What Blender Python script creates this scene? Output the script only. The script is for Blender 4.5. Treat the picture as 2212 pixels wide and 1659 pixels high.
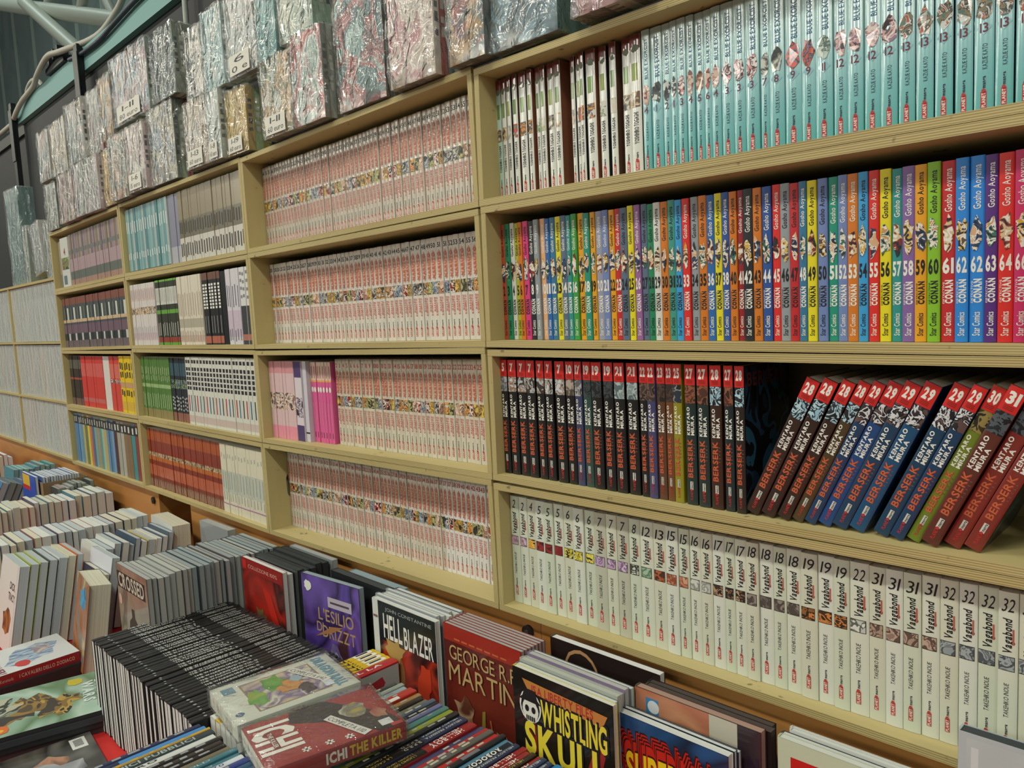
import bpy, bmesh, math, random
from mathutils import Vector, Matrix

random.seed(11)
for _o in list(bpy.data.objects):
    bpy.data.objects.remove(_o)
sc = bpy.context.scene
COLL = sc.collection

# ------------------------------------------------------------------ camera
cam_d = bpy.data.cameras.new('camera')
cam = bpy.data.objects.new('camera', cam_d)
COLL.objects.link(cam)
cam_d.sensor_width = 36.0
cam_d.lens = 26.94
cam_d.clip_start = 0.02
_r = Vector((0.70856652, 0.70404996, -0.04740405))
_d = Vector((0.03366737, -0.10083234, -0.99433362))
_f = Vector((-0.7048404, 0.70295554, -0.09514993))
cam.matrix_world = Matrix.Translation((0.86346, -0.80815, 1.5124)) @ Matrix((_r, -_d, -_f)).transposed().to_4x4()
sc.camera = cam

# ------------------------------------------------------------------ world, hall lamps and added lights
world = bpy.data.worlds.new('hall_air')
sc.world = world
world.use_nodes = True
_bg = world.node_tree.nodes['Background']
_bg.inputs[0].default_value = (0.74, 0.80, 0.78, 1)
_bg.inputs[1].default_value = 0.16

def lamp(x, y, z, power, sx, sy, col=(1.0, 0.955, 0.80)):
    l = bpy.data.lights.new('hall_or_added_lamp', 'AREA')
    l.shape = 'RECTANGLE'
    l.size, l.size_y = sx, sy
    l.energy = power
    l.color = col
    o = bpy.data.objects.new('hall_or_added_lamp', l)
    COLL.objects.link(o)
    o.location = (x, y, z)
    return o

# rows of strip lamps under the hall roof
for _x in (-13, -9.5, -6, -2.5, 1.0, 4.5):
    for _y, _p, _s in ((-2.4, 74, 1.3), (-6.0, 40, 1.0)):
        lamp(_x, _y, 4.7, _p, _s, 0.3)
# tilted area lights added opposite the stand to streak the glossy spines
for _i in range(11):
    lamp(-20.5 + 2.4 * _i, -10.5, 5.4, 50, 0.5, 1.0, (1.0, 0.985, 0.86)).rotation_euler = (math.radians(82), 0, 0)
# overhead area lights added to brighten the truss and the hall wall
for _x in (-16.0, -10.5):
    lamp(_x, 0.5, 11.5, 170, 1.5, 0.5, (0.85, 1.0, 0.95))
# small area lights added above and in front of the stand
for _x in (-1.9, -0.6, 0.7):
    lamp(_x, -1.5, 3.3, 5, 0.25, 0.25, (0.93, 1.0, 0.95))

sc.view_settings.view_transform = 'Standard'
sc.view_settings.look = 'None'
sc.view_settings.gamma = 1
sc.view_settings.use_curve_mapping = False
sc.view_settings.exposure = -0.12

# ------------------------------------------------------------------ materials
def lin(c):
    if isinstance(c, str):
        c = c.lstrip('#')
        c = tuple(int(c[i:i + 2], 16) for i in (0, 2, 4))
    out = []
    for v in c[:3]:
        v = v / 255.0
        out.append(v / 12.92 if v <= 0.04045 else ((v + 0.055) / 1.055) ** 2.4)
    return (out[0], out[1], out[2], 1.0)

_M = {}
def mat(c, rough=0.55, coat=0.0, spec=0.4):
    k = (c, rough, coat, spec)
    if k in _M:
        return _M[k]
    m = bpy.data.materials.new('paint_' + str(c).strip('#'))
    m.use_nodes = True
    b = m.node_tree.nodes['Principled BSDF']
    b.inputs['Base Color'].default_value = lin(c)
    b.inputs['Roughness'].default_value = rough
    b.inputs['Specular IOR Level'].default_value = spec
    if coat:
        b.inputs['Coat Weight'].default_value = coat
        b.inputs['Coat Roughness'].default_value = 0.07
    m.diffuse_color = lin(c)
    _M[k] = m
    return m

def _nodes(name):
    m = bpy.data.materials.new(name)
    m.use_nodes = True
    nt = m.node_tree
    return m, nt, nt.nodes['Principled BSDF']

def pic(pal, scale=60.0, rough=0.45, coat=0.0, soft=False, stretch=(1, 1, 1), dist=1.2):
    """mottled print: noise through a colour ramp, shifted per object"""
    k = ('pic', tuple(pal), scale, rough, coat, soft, stretch, dist)
    if k in _M:
        return _M[k]
    m, nt, b = _nodes('print_mottled')
    tc = nt.nodes.new('ShaderNodeTexCoord')
    oi = nt.nodes.new('ShaderNodeObjectInfo')
    mp = nt.nodes.new('ShaderNodeMapping')
    mp.inputs['Scale'].default_value = stretch
    mu = nt.nodes.new('ShaderNodeMath'); mu.operation = 'MULTIPLY'; mu.inputs[1].default_value = 7.3
    nt.links.new(oi.outputs['Random'], mu.inputs[0])
    nt.links.new(mu.outputs[0], mp.inputs['Location'])
    nt.links.new(tc.outputs['Object'], mp.inputs['Vector'])
    nz = nt.nodes.new('ShaderNodeTexNoise')
    nz.inputs['Scale'].default_value = scale * 0.45
    nz.inputs['Detail'].default_value = 2.2
    nz.inputs['Distortion'].default_value = dist
    nt.links.new(mp.outputs[0], nz.inputs['Vector'])
    r = nt.nodes.new('ShaderNodeValToRGB')
    r.color_ramp.interpolation = 'LINEAR' if soft else 'CONSTANT'
    n = len(pal)
    els = r.color_ramp.elements
    while len(els) < n:
        els.new(0.5)
    for i, c in enumerate(pal):
        els[i].position = 0.0 if i == 0 and not soft else 0.34 + 0.32 * i / max(1, n - (0 if not soft else 1))
        els[i].color = lin(c)
    nt.links.new(nz.outputs['Fac'], r.inputs[0])
    nt.links.new(r.outputs[0], b.inputs['Base Color'])
    b.inputs['Roughness'].default_value = rough
    if coat:
        b.inputs['Coat Weight'].default_value = coat
        b.inputs['Coat Roughness'].default_value = 0.07
    m.diffuse_color = lin(pal[0])
    _M[k] = m
    return m

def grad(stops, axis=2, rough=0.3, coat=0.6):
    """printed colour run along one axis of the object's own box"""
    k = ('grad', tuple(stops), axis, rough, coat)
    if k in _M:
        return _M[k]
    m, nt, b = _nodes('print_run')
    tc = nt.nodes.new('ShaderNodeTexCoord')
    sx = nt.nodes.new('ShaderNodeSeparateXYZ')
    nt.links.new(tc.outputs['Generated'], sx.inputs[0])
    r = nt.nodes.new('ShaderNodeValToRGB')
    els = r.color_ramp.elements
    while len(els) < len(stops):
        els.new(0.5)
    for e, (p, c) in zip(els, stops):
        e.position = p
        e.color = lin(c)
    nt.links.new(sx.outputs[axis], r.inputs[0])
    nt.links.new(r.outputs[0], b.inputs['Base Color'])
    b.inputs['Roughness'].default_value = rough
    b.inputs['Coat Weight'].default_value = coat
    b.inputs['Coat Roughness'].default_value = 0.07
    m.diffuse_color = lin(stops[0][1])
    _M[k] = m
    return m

def ply(axis, base='#bcae7a', line='#8e7c4c'):
    """plywood: veneer lines across the board's thickness, soft grain and smudges elsewhere"""
    k = ('ply', axis, base, line)
    if k in _M:
        return _M[k]
    m, nt, b = _nodes('plywood')
    N = nt.nodes.new; L = nt.links.new
    tc = N('ShaderNodeTexCoord'); sx = N('ShaderNodeSeparateXYZ')
    L(tc.outputs['Generated'], sx.inputs[0])
    a = N('ShaderNodeMath'); a.operation = 'MULTIPLY_ADD'
    a.inputs[1].default_value = 2 * math.pi * 4; a.inputs[2].default_value = 1.57
    L(sx.outputs[axis], a.inputs[0])
    s = N('ShaderNodeMath'); s.operation = 'SINE'; L(a.outputs[0], s.inputs[0])
    nz = N('ShaderNodeTexNoise'); nz.inputs['Scale'].default_value = 9.0; nz.inputs['Detail'].default_value = 6
    mp = N('ShaderNodeMapping'); mp.inputs['Scale'].default_value = (0.35, 3, 3) if axis == 2 else (3, 3, 0.35)
    L(tc.outputs['Object'], mp.inputs[0]); L(mp.outputs[0], nz.inputs['Vector'])
    ad = N('ShaderNodeMath'); ad.operation = 'MULTIPLY_ADD'; ad.inputs[1].default_value = 0.9; L(nz.outputs['Fac'], ad.inputs[0])
    hf = N('ShaderNodeMath'); hf.operation = 'MULTIPLY_ADD'; hf.inputs[1].default_value = -0.42; hf.inputs[2].default_value = 0.02
    L(s.outputs[0], hf.inputs[0]); L(hf.outputs[0], ad.inputs[2])
    r = N('ShaderNodeValToRGB')
    r.color_ramp.elements[0].position = 0.12; r.color_ramp.elements[0].color = lin(base)
    r.color_ramp.elements[1].position = 0.95; r.color_ramp.elements[1].color = lin(line)
    L(ad.outputs[0], r.inputs[0])
    sp = N('ShaderNodeTexNoise'); sp.inputs['Scale'].default_value = 46; sp.inputs['Detail'].default_value = 2
    L(tc.outputs['Object'], sp.inputs['Vector'])
    sr = N('ShaderNodeValToRGB'); sr.color_ramp.elements[0].position = 0.25; sr.color_ramp.elements[1].position = 0.31
    sr.color_ramp.elements[0].color = (0.12, 0.1, 0.08, 1); sr.color_ramp.elements[1].color = (1, 1, 1, 1)
    L(sp.outputs['Fac'], sr.inputs[0])
    mx = N('ShaderNodeMix'); mx.data_type = 'RGBA'; mx.blend_type = 'MULTIPLY'; mx.inputs[0].default_value = 0.7
    L(r.outputs[0], mx.inputs[6]); L(sr.outputs[0], mx.inputs[7])
    L(mx.outputs[2], b.inputs['Base Color'])
    b.inputs['Roughness'].default_value = 0.6
    m.diffuse_color = lin(base)
    _M[k] = m
    return m

def pages(c='#d3d2c4', axis=0, freq=16):
    """page block: fine paper lines across the thickness"""
    k = ('pages', c, axis, freq)
    if k in _M:
        return _M[k]
    m, nt, b = _nodes('paper_edges')
    N = nt.nodes.new; L = nt.links.new
    tc = N('ShaderNodeTexCoord'); sx = N('ShaderNodeSeparateXYZ'); L(tc.outputs['Generated'], sx.inputs[0])
    cb = N('ShaderNodeCombineXYZ'); L(sx.outputs[axis], cb.inputs[0])
    nz = N('ShaderNodeTexNoise'); nz.inputs['Scale'].default_value = freq; nz.inputs['Detail'].default_value = 4
    L(cb.outputs[0], nz.inputs['Vector'])
    r = N('ShaderNodeValToRGB')
    cc = lin(c)
    r.color_ramp.elements[0].position = 0.3; r.color_ramp.elements[0].color = tuple(v * 0.72 for v in cc[:3]) + (1,)
    r.color_ramp.elements[1].position = 0.6; r.color_ramp.elements[1].color = cc
    L(nz.outputs['Fac'], r.inputs[0]); L(r.outputs[0], b.inputs['Base Color'])
    b.inputs['Roughness'].default_value = 0.8
    m.diffuse_color = cc
    _M[k] = m
    return m

def plastic(haze=0.06, scale=28.0, strength=0.5, rough=0.07, gain=1.5):
    """clear crinkled film: see-through with sharp glints"""
    k = ('plastic', haze, scale, strength, rough, gain)
    if k in _M:
        return _M[k]
    m, nt, b = _nodes('clear_film')
    N = nt.nodes.new; L = nt.links.new
    out = nt.nodes['Material Output']
    nt.nodes.remove(b)
    tr = N('ShaderNodeBsdfTransparent'); tr.inputs[0].default_value = (0.99, 0.995, 0.99, 1)
    gl = N('ShaderNodeBsdfGlossy'); gl.inputs['Roughness'].default_value = rough
    df = N('ShaderNodeBsdfDiffuse'); df.inputs[0].default_value = (0.85, 0.9, 0.88, 1)
    fr = N('ShaderNodeLayerWeight'); fr.inputs[0].default_value = 0.5
    tc = N('ShaderNodeTexCoord')
    v1 = N('ShaderNodeTexNoise'); v1.inputs['Scale'].default_value = scale; v1.inputs['Detail'].default_value = 2.5; v1.inputs['Distortion'].default_value = 2.2
    L(tc.outputs['Object'], v1.inputs['Vector'])
    v2 = N('ShaderNodeTexVoronoi'); v2.feature = 'DISTANCE_TO_EDGE'; v2.inputs['Scale'].default_value = scale * 0.9
    mpv = N('ShaderNodeMapping'); mpv.inputs['Scale'].default_value = (1.0, 1.0, 0.35); mpv.inputs['Rotation'].default_value = (0.3, 0.5, 0.2)
    L(tc.outputs['Object'], mpv.inputs[0]); L(mpv.outputs[0], v2.inputs['Vector'])
    bp0 = N('ShaderNodeBump'); bp0.inputs['Strength'].default_value = strength * 0.8; bp0.inputs['Distance'].default_value = 0.02
    L(v2.outputs['Distance'], bp0.inputs['Height'])
    bp = N('ShaderNodeBump'); L(bp0.outputs[0], bp.inputs['Normal']); bp.inputs['Strength'].default_value = strength; bp.inputs['Distance'].default_value = 0.012
    L(v1.outputs['Fac'], bp.inputs['Height'])
    L(bp.outputs[0], gl.inputs['Normal']); L(bp.outputs[0], fr.inputs['Normal'])
    m1 = N('ShaderNodeMixShader'); m1.inputs[0].default_value = haze
    L(tr.outputs[0], m1.inputs[1]); L(df.outputs[0], m1.inputs[2])
    sc_ = N('ShaderNodeMath'); sc_.operation = 'MULTIPLY_ADD'; sc_.inputs[1].default_value = 0.45 * gain; sc_.inputs[2].default_value = 0.05 * gain
    sc_.use_clamp = True
    pw = N('ShaderNodeMath'); pw.operation = 'POWER'; pw.inputs[1].default_value = 4.0
    L(fr.outputs['Facing'], pw.inputs[0]); L(pw.outputs[0], sc_.inputs[0])
    m2 = N('ShaderNodeMixShader'); L(sc_.outputs[0], m2.inputs[0])
    L(m1.outputs[0], m2.inputs[1]); L(gl.outputs[0], m2.inputs[2])
    L(m2.outputs[0], out.inputs['Surface'])
    _M[k] = m
    return m

# ------------------------------------------------------------------ mesh building
_G = {}
_HCAP = None
def glyph(ch, bold=0.0, res=2):
    k = (ch, bold, res)
    if k in _G:
        return _G[k]
    cu = bpy.data.curves.new('g', 'FONT')
    cu.body = ch
    cu.size = 1.0
    cu.resolution_u = res
    cu.offset = bold
    o = bpy.data.objects.new('g', cu)
    me = o.to_mesh()
    vs = [(v.co.x, v.co.y) for v in me.vertices]
    fs = [tuple(p.vertices) for p in me.polygons]
    o.to_mesh_clear()
    bpy.data.objects.remove(o)
    bpy.data.curves.remove(cu)
    x0 = min([v[0] for v in vs], default=0.0)
    x1 = max([v[0] for v in vs], default=0.25)
    vs = [(a - x0, b) for a, b in vs]
    _G[k] = (vs, fs, x1 - x0)
    return _G[k]

def cap():
    global _HCAP
    if _HCAP is None:
        _HCAP = max(v[1] for v in glyph('H')[0])
    return _HCAP

class MB:
    def __init__(s):
        s.v = []; s.f = []; s.m = []; s.mats = []
    def mi(s, m):
        if m not in s.mats:
            s.mats.append(m)
        return s.mats.index(m)
    def poly(s, pts, m):
        i = len(s.v)
        s.v += [tuple(p) for p in pts]
        s.f.append(tuple(range(i, i + len(pts)))); s.m.append(s.mi(m))
    def box(s, x0, x1, y0, y1, z0, z1, m, ms=None):
        i = len(s.v)
        s.v += [(x0, y0, z0), (x1, y0, z0), (x1, y1, z0), (x0, y1, z0), (x0, y0, z1), (x1, y0, z1), (x1, y1, z1), (x0, y1, z1)]
        for n, q in enumerate(((0, 3, 2, 1), (4, 5, 6, 7), (0, 1, 5, 4), (1, 2, 6, 5), (2, 3, 7, 6), (3, 0, 4, 7))):
            s.f.append(tuple(i + j for j in q))
            s.m.append(s.mi(ms[n] if ms and ms[n] else m))
    def rect(s, o, u, v, a0, a1, b0, b1, m):
        o = Vector(o); u = Vector(u); v = Vector(v)
        n = 8 if u.x == 1 and v.z == 1 and abs(a1 - a0) < 0.05 else 1
        for i in range(n):
            p = a0 + (a1 - a0) * i / n; q = a0 + (a1 - a0) * (i + 1) / n
            s.poly([o + u * p + v * b0, o + u * q + v * b0, o + u * q + v * b1, o + u * p + v * b1], m)
    def blob(s, o, u, v, a, b, ra, rb, m, n=11, seed=0, jag=0.25):
        rn = random.Random(seed)
        o = Vector(o); u = Vector(u); v = Vector(v)
        if u.x == 1 and ra < 0.02: o = o + Vector((0, -0.00035, 0))
        pts = []
        for i in range(n):
            t = 2 * math.pi * i / n
            k = 1 + rn.uniform(-jag, jag)
            pts.append(o + u * (a + ra * k * math.cos(t)) + v * (b + rb * k * math.sin(t)))
        s.poly(pts, m)
    def text(s, t, o, u, v, h, m, w=None, bold=0.0, shear=0.0, gap=0.09, align='l', res=2, arc=0.0):
        o = Vector(o); u = Vector(u); v = Vector(v)
        x = 0.0; lay = []
        for ch in t:
            if ch == ' ':
                x += 0.3; continue
            g = glyph(ch, bold, res)
            lay.append((g, x)); x += g[2] + gap
        x -= gap
        if x <= 0:
            return
        sy = h / cap()
        sx = (w / x) if w else sy
        off = {'l': 0.0, 'c': -0.5, 'r': -1.0}[align] * x * sx
        mi = s.mi(m)
        for (vs, fs, gw), gx in lay:
            i = len(s.v)
            for a, b in vs:
                px = (gx + a) * sx + off
                s.v.append(tuple(o + u * (px + shear * b * sy) + v * (b * sy + arc * math.sin(math.pi * (gx + a) / x))))
            for f in fs:
                s.f.append(tuple(i + j for j in f)); s.m.append(mi)
    def tube(s, pts, r, m, n=8):
        pts = [Vector(p) for p in pts]
        base = len(s.v)
        up = Vector((0, 0, 1))
        for i, p in enumerate(pts):
            t = (pts[min(i + 1, len(pts) - 1)] - pts[max(i - 1, 0)]).normalized()
            a = t.cross(up if abs(t.z) < 0.95 else Vector((1, 0, 0))).normalized()
            b = t.cross(a)
            for j in range(n):
                q = 2 * math.pi * j / n
                s.v.append(tuple(p + a * r * math.cos(q) + b * r * math.sin(q)))
        mi = s.mi(m)
        for i in range(len(pts) - 1):
            for j in range(n):
                s.f.append((base + i * n + j, base + i * n + (j + 1) % n, base + (i + 1) * n + (j + 1) % n, base + (i + 1) * n + j)); s.m.append(mi)
        s.f.append(tuple(base + j for j in reversed(range(n)))); s.m.append(mi)
        s.f.append(tuple(base + (len(pts) - 1) * n + j for j in range(n))); s.m.append(mi)
    def mesh(s, name, smooth=False, angle=35):
        me = bpy.data.meshes.new(name)
        me.from_pydata(s.v, [], s.f)
        for m in s.mats:
            me.materials.append(m)
        me.polygons.foreach_set('material_index', s.m)
        if smooth:
            me.polygons.foreach_set('use_smooth', [True] * len(s.f))
            me.set_sharp_from_angle(angle=math.radians(angle))
        me.update()
        return me

def ob(name, me, parent=None, loc=(0, 0, 0), rot=(0, 0, 0)):
    o = bpy.data.objects.new(name, me)
    COLL.objects.link(o)
    if parent is not None:
        o.parent = parent
    o.location = loc
    o.rotation_euler = rot
    return o

def tag(o, label, cat, group=None, kind=None):
    if label: o['label'] = label
    if cat: o['category'] = cat
    if group: o['group'] = group
    if kind: o['kind'] = kind
    return o

_ONE = 'zero one two three four five six seven eight nine ten eleven twelve thirteen fourteen fifteen sixteen seventeen eighteen nineteen'.split()
_TEN = '- - twenty thirty forty fifty sixty seventy eighty ninety'.split()
_ORD = dict(one='first', two='second', three='third', five='fifth', eight='eighth', nine='ninth', twelve='twelfth')
def words(n):
    n = int(n)
    return _ONE[n] if n < 20 else _TEN[n // 10] + ('-' + _ONE[n % 10] if n % 10 else '')
def ordn(n):
    w = words(n).split('-')
    l = w[-1]
    w[-1] = _ORD.get(l) or (l[:-1] + 'ieth' if l.endswith('y') else l + 'th')
    return '-'.join(w)

# ------------------------------------------------------------------ books
# local frame of a book: spine on y = 0 facing -y, x = thickness, z = height, front cover on x = t
BULGE = 0.0009
def bulge(x, t):
    return BULGE * (2 * x / t - 1) ** 2

_BM = {}
def cover_mesh(t, h, d, cm, cf=None, cb=None):
    k = ('cov', round(t, 4), round(h, 4), round(d, 4), cm, cf, cb)
    if k in _BM:
        return _BM[k]
    w = min(0.0006, t * 0.08) if t > 0.0128 else 0.0003
    xs = [0, 0.06, 0.2, 0.4, 0.6, 0.8, 0.94, 1]
    out = [(0, d)] + [(x * t, bulge(x * t, t) + (0.0004 if x in (0, 1) else 0)) for x in xs] + [(t, d)]
    inn = [(w, d)] + [(w + x * (t - 2 * w), 0.0022) for x in (0, 0.5, 1)] + [(t - w, d)]
    mb = MB()
    n = len(out); q = len(inn)
    mi = mb.mi(cm); mf = mb.mi(cf or cm); mk = mb.mi(cb or cm)
    prof = out + inn[::-1]
    N = len(prof)
    for z in (0, h):
        mb.v += [(p[0], p[1], z) for p in prof]
    for i in range(N):
        j = (i + 1) % N
        mb.f.append((i, j, N + j, N + i))
        mb.m.append(mk if i == 0 else mf if i == n - 2 else mi)
    mb.f.append(tuple(range(N))[::-1]); mb.m.append(mi)
    mb.f.append(tuple(range(N, 2 * N))); mb.m.append(mi)
    _BM[k] = mb.mesh('cover', True, 30)
    return _BM[k]

def pages_mesh(t, h, d, pm):
    k = ('pag', round(t, 4), round(h, 4), round(d, 4), pm)
    if k in _BM:
        return _BM[k]
    w = (min(0.0006, t * 0.08) if t > 0.0128 else 0.0003) + 0.0001
    mb = MB()
    mb.box(w, t - w, 0.0024, d - 0.0012, 0.0006, h - 0.0008, pm)
    _BM[k] = mb.mesh('pages')
    return _BM[k]

PAPER = pages()
def book(name, label, cat, group, loc, rot, t, h, d, cm, pr=None, cf=None, cb=None, pm=None, art=None, back=None):
    e = ob(name, None, None, loc, rot)
    e.empty_display_size = 0.02
    tag(e, label, cat, group)
    ob('cover', cover_mesh(t, h, d, cm, cf, cb), e)
    ob('pages', pages_mesh(t, h, d, pm or PAPER), e)
    if pr is not None:
        ob('spine_print', pr, e)
    if art is not None:
        ob('cover_print', art, e)
    return e

def curve_spine(mb, t):
    mb.v = [(x, y + bulge(min(max(x, 0), t), t) - 0.00025, z) for x, y, z in mb.v]

U = (0, 0, 1); V = (-1, 0, 0)          # spine lettering that reads upwards
BLACK = mat('#16161a', 0.5); WHITE = mat('#dcdcd4', 0.5); RED = mat('#b8231f', 0.45)
INK = mat('#23242c', 0.5)

def vtext(mb, s, xc, z0, z1, h, m, bold=0.0, y=0.0, shear=0.0):
    """lettering running up the spine between z0 and z1, letter height h, centred on xc"""
    mb.text(s, (xc + h / 2, y, z0), U, V, h, m, w=z1 - z0, bold=bold, shear=shear)

def htext(mb, s, xc, z, h, m, wmax, bold=0.0, y=0.0, w=None):
    n = MB(); n.text(s, (0, 0, 0), (1, 0, 0), (0, 0, 1), h, m, bold=bold)
    ww = max(v[0] for v in n.v)
    mb.text(s, (xc, y, z), (1, 0, 0), (0, 0, 1), h, m, w=w or min(ww, wmax), bold=bold, align='c')

def planet(mb, xc, z0, z1, w, red=None, dark=None, plate=True, y=0.0):
    """publisher mark: red PLANET plate, dot, dark lettering above"""
    red = red or RED
    zm = z0 + (z1 - z0) * 0.52
    if plate:
        mb.rect((xc, y, 0), (1, 0, 0), U, -w / 2, w / 2, z0, zm, red)
        vtext(mb, 'PLANET', xc, z0 + 0.0008, zm - 0.0012, w * 0.62, WHITE, 0.02, y - 0.0001)
    else:
        vtext(mb, 'PLANET', xc, z0, zm, w * 0.8, red, 0.02, y)
    mb.blob((xc, y - 0.0001, 0), (1, 0, 0), U, 0, zm + w * 0.2, w * 0.36, w * 0.36, red, 8, 0, 0)
    vtext(mb, 'manga', xc, zm + w * 0.65, z1, w * 0.62, dark or INK, 0.03, y)

# ------------------------------------------------------------------ room shell
TABLE = 0.78
def slab(name, x0, x1, y0, y1, z0, z1, m, kind='structure'):
    mb = MB(); mb.box(x0, x1, y0, y1, z0, z1, m)
    o = ob(name, mb.mesh(name))
    o['kind'] = kind
    return o

floor_m = pic(('#6f6e6a', '#7c7a74', '#84827c'), 3.0, 0.6, soft=True)
slab('floor', -48, 8, -16, 6.2, -0.05, 0.0, floor_m)
hall_m = pic(('#8ba09e', '#98aaa8', '#a0b2b0'), 1.2, 0.6, soft=True)
wl = slab('wall_back', -48, 8, 6.0, 6.1, 0, 15, hall_m)
rib_m = mat('#c4d2ca', 0.5)
_mb = MB(); _mb.box(-0.03, 0.03, -0.06, 0, 0, 15, rib_m); _rib = _mb.mesh('panel_rib')
for i in range(22):
    ob('panel_rib', _rib, wl, (-38 + i * 1.9, 6.0, 0))
roof = slab('ceiling', -48, 8, -16, 6.1, 15, 15.1, mat('#3c4644', 0.7))

# black partition behind the shelves, capped with a pale beam
dark_m = mat('#0f1319', 0.6)
part = slab('wall_partition', -3.28, 1.6, 0.215, 0.255, 0, 2.475, dark_m)
panel_l = slab('wall_left', -6.4, -3.36, 0.30, 0.34, 0, 2.50, mat('#14171b', 0.6))
beam = slab('trim_1', -3.3, 1.7, 0.195, 0.275, 2.477, 2.558, mat('#74a09e', 0.6))
beam2 = slab('trim_2', -6.4, -3.34, 0.285, 0.355, 2.50, 2.56, mat('#15181b', 0.5))
for x in (-3.31, -2.33):
    mb = MB(); mb.box(-0.02, 0.02, -0.02, 0.0, -0.2 if x > -3 else -2.47, 0.10, mat('#191c1e', 0.45))
    mb.box(-0.026, 0.026, -0.024, -0.02, -0.16, 0.07, mat('#2c3030', 0.45))
    o = ob('trim_post', mb.mesh('trim_post'), None, (x, 0.193, 2.47)); o['kind'] = 'structure'

# cables clipped along the beam
def cable(name, pts, r, m, label):
    mb = MB()
    P = [Vector(p) for p in pts]; out = []
    for i in range(len(P) - 1):
        a = P[max(i - 1, 0)]; b = P[i]; c = P[i + 1]; d = P[min(i + 2, len(P) - 1)]
        for k in range(6):
            t = k / 6
            out.append(0.5 * ((2 * b) + (c - a) * t + (2 * a - 5 * b + 4 * c - d) * t * t + (3 * b - a - 3 * c + d) * t ** 3))
    out.append(P[-1])
    mb.tube(out, r, m, 8)
    return tag(ob(name, mb.mesh(name, True, 60)), label, 'cable')
cable('power_cable', [(-4.6, 0.275, 2.575), (-3.75, 0.27, 2.572), (-3.45, 0.25, 2.56), (-3.28, 0.18, 2.50), (-3.14, 0.18, 2.54), (-2.95, 0.185, 2.566), (-2.8, 0.165, 2.575),
      (-2.62, 0.16, 2.60), (-2.45, 0.165, 2.578), (-2.2, 0.21, 2.572), (-1.95, 0.20, 2.585), (-1.75, 0.19, 2.62), (-1.3, 0.20, 2.60), (-0.8, 0.22, 2.575)], 0.011, mat('#a9a89c', 0.5),
      'thick pale grey cable running along the top of the pale beam')
cable('signal_cable', [(-2.44, 0.184, 2.545), (-2.3, 0.183, 2.53), (-2.1, 0.184, 2.525), (-1.95, 0.183, 2.535), (-1.7, 0.183, 2.55), (-1.3, 0.183, 2.55)], 0.008, mat('#26303d', 0.5),
      'thin dark blue cable sagging beside the pale cable on beam')
cable('cable_loop', [(-3.30, 0.245, 2.572), (-3.26, 0.24, 2.63), (-3.16, 0.24, 2.65), (-3.06, 0.24, 2.62), (-3.0, 0.245, 2.572)], 0.010, mat('#a3a296', 0.5),
      'pale cable loop standing above the left end of beam')
mb = MB(); mb.box(-0.12, 0.12, -0.02, 0.02, 0, 0.025, mat('#14161c', 0.5))
jb = ob('terminal_block', None, None, (-2.62, 0.20, 2.559)); tag(jb, 'black terminal block with clamps on top of the pale beam', 'electrics')
ob('block', mb.mesh('block'), jb)
mb = MB(); mb.box(-0.008, 0.008, -0.02, 0.02, 0.0251, 0.075, mat('#1c2026', 0.5)); _cl = mb.mesh('clamp')
for i in range(3):
    ob('clamp', _cl, jb, (-0.07 + 0.06 * i, 0, 0))
mb = MB(); mb.tube([(-1.42, 0.19, 1.9), (-1.40, 0.19, 2.2), (-1.395, 0.19, 2.474)], 0.008, mat('#9aa49c', 0.4), 10)
tag(ob('conduit_pipe', mb.mesh('conduit_pipe', True, 60)), 'slim pale conduit pipe rising in front of dark partition', 'pipe')

# steel roof truss in the hall
tr_m = mat('#b8bdb0', 0.45)
tr = ob('roof_truss', None, None, (-11, 3, 5.5)); tag(tr, 'pale steel tube truss under the hall roof', 'truss')
def pipe(name, a, b, r):
    mb = MB(); mb.tube([Vector(a) - Vector((-11, 3, 5.5)), Vector(b) - Vector((-11, 3, 5.5))], r, tr_m, 12)
    ob(name, mb.mesh(name, True, 60), tr)
pipe('chord', (-16.2, 3, 7.63), (-9.0, 3, 5.18), 0.115)
pipe('brace', (-13.2, 2.85, 6.68), (-10.6, 2.85, 5.16), 0.10)
pipe('brace', (-10.75, 3.0, 6.35), (-11.15, 3.0, 5.90), 0.07)
pipe('brace', (-10.35, 3.0, 6.1), (-9.85, 3.0, 5.49), 0.06)
pipe('brace', (-13.0, 3.1, 6.5), (-12.2, 3.1, 7.3), 0.07)
pipe('chord', (-16.2, 3.3, 9.3), (-7.0, 3.3, 6.9), 0.10)

# ------------------------------------------------------------------ crates
TH = 0.0098
COLS = {
    1: (0.001, 0.752, [1.8785, 1.6714, 1.4583, 1.2503, 1.0400], [1.8640, 1.6625, 1.4498, 1.2450, 1.0395]),
    2: (-0.7545, -0.0008, [1.8771, 1.6655, 1.4543, 1.2427, 1.0308], [1.8785, 1.6714, 1.4583, 1.2503, 1.0400]),
    3: (-1.5265, -0.7565, [1.8732, 1.6641, 1.4539, 1.2447, 1.0345], [1.8771, 1.6655, 1.4543, 1.2427, 1.0308]),
    4: (-2.2360, -1.5285, [1.8623, 1.6555, 1.4462, 1.2421, 1.0350], [1.8732, 1.6641, 1.4539, 1.2447, 1.0345]),
}
DEPTH = 0.19
PH = ply(2); PV = ply(0)
back_m = mat('#8f7f55', 0.7)

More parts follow.
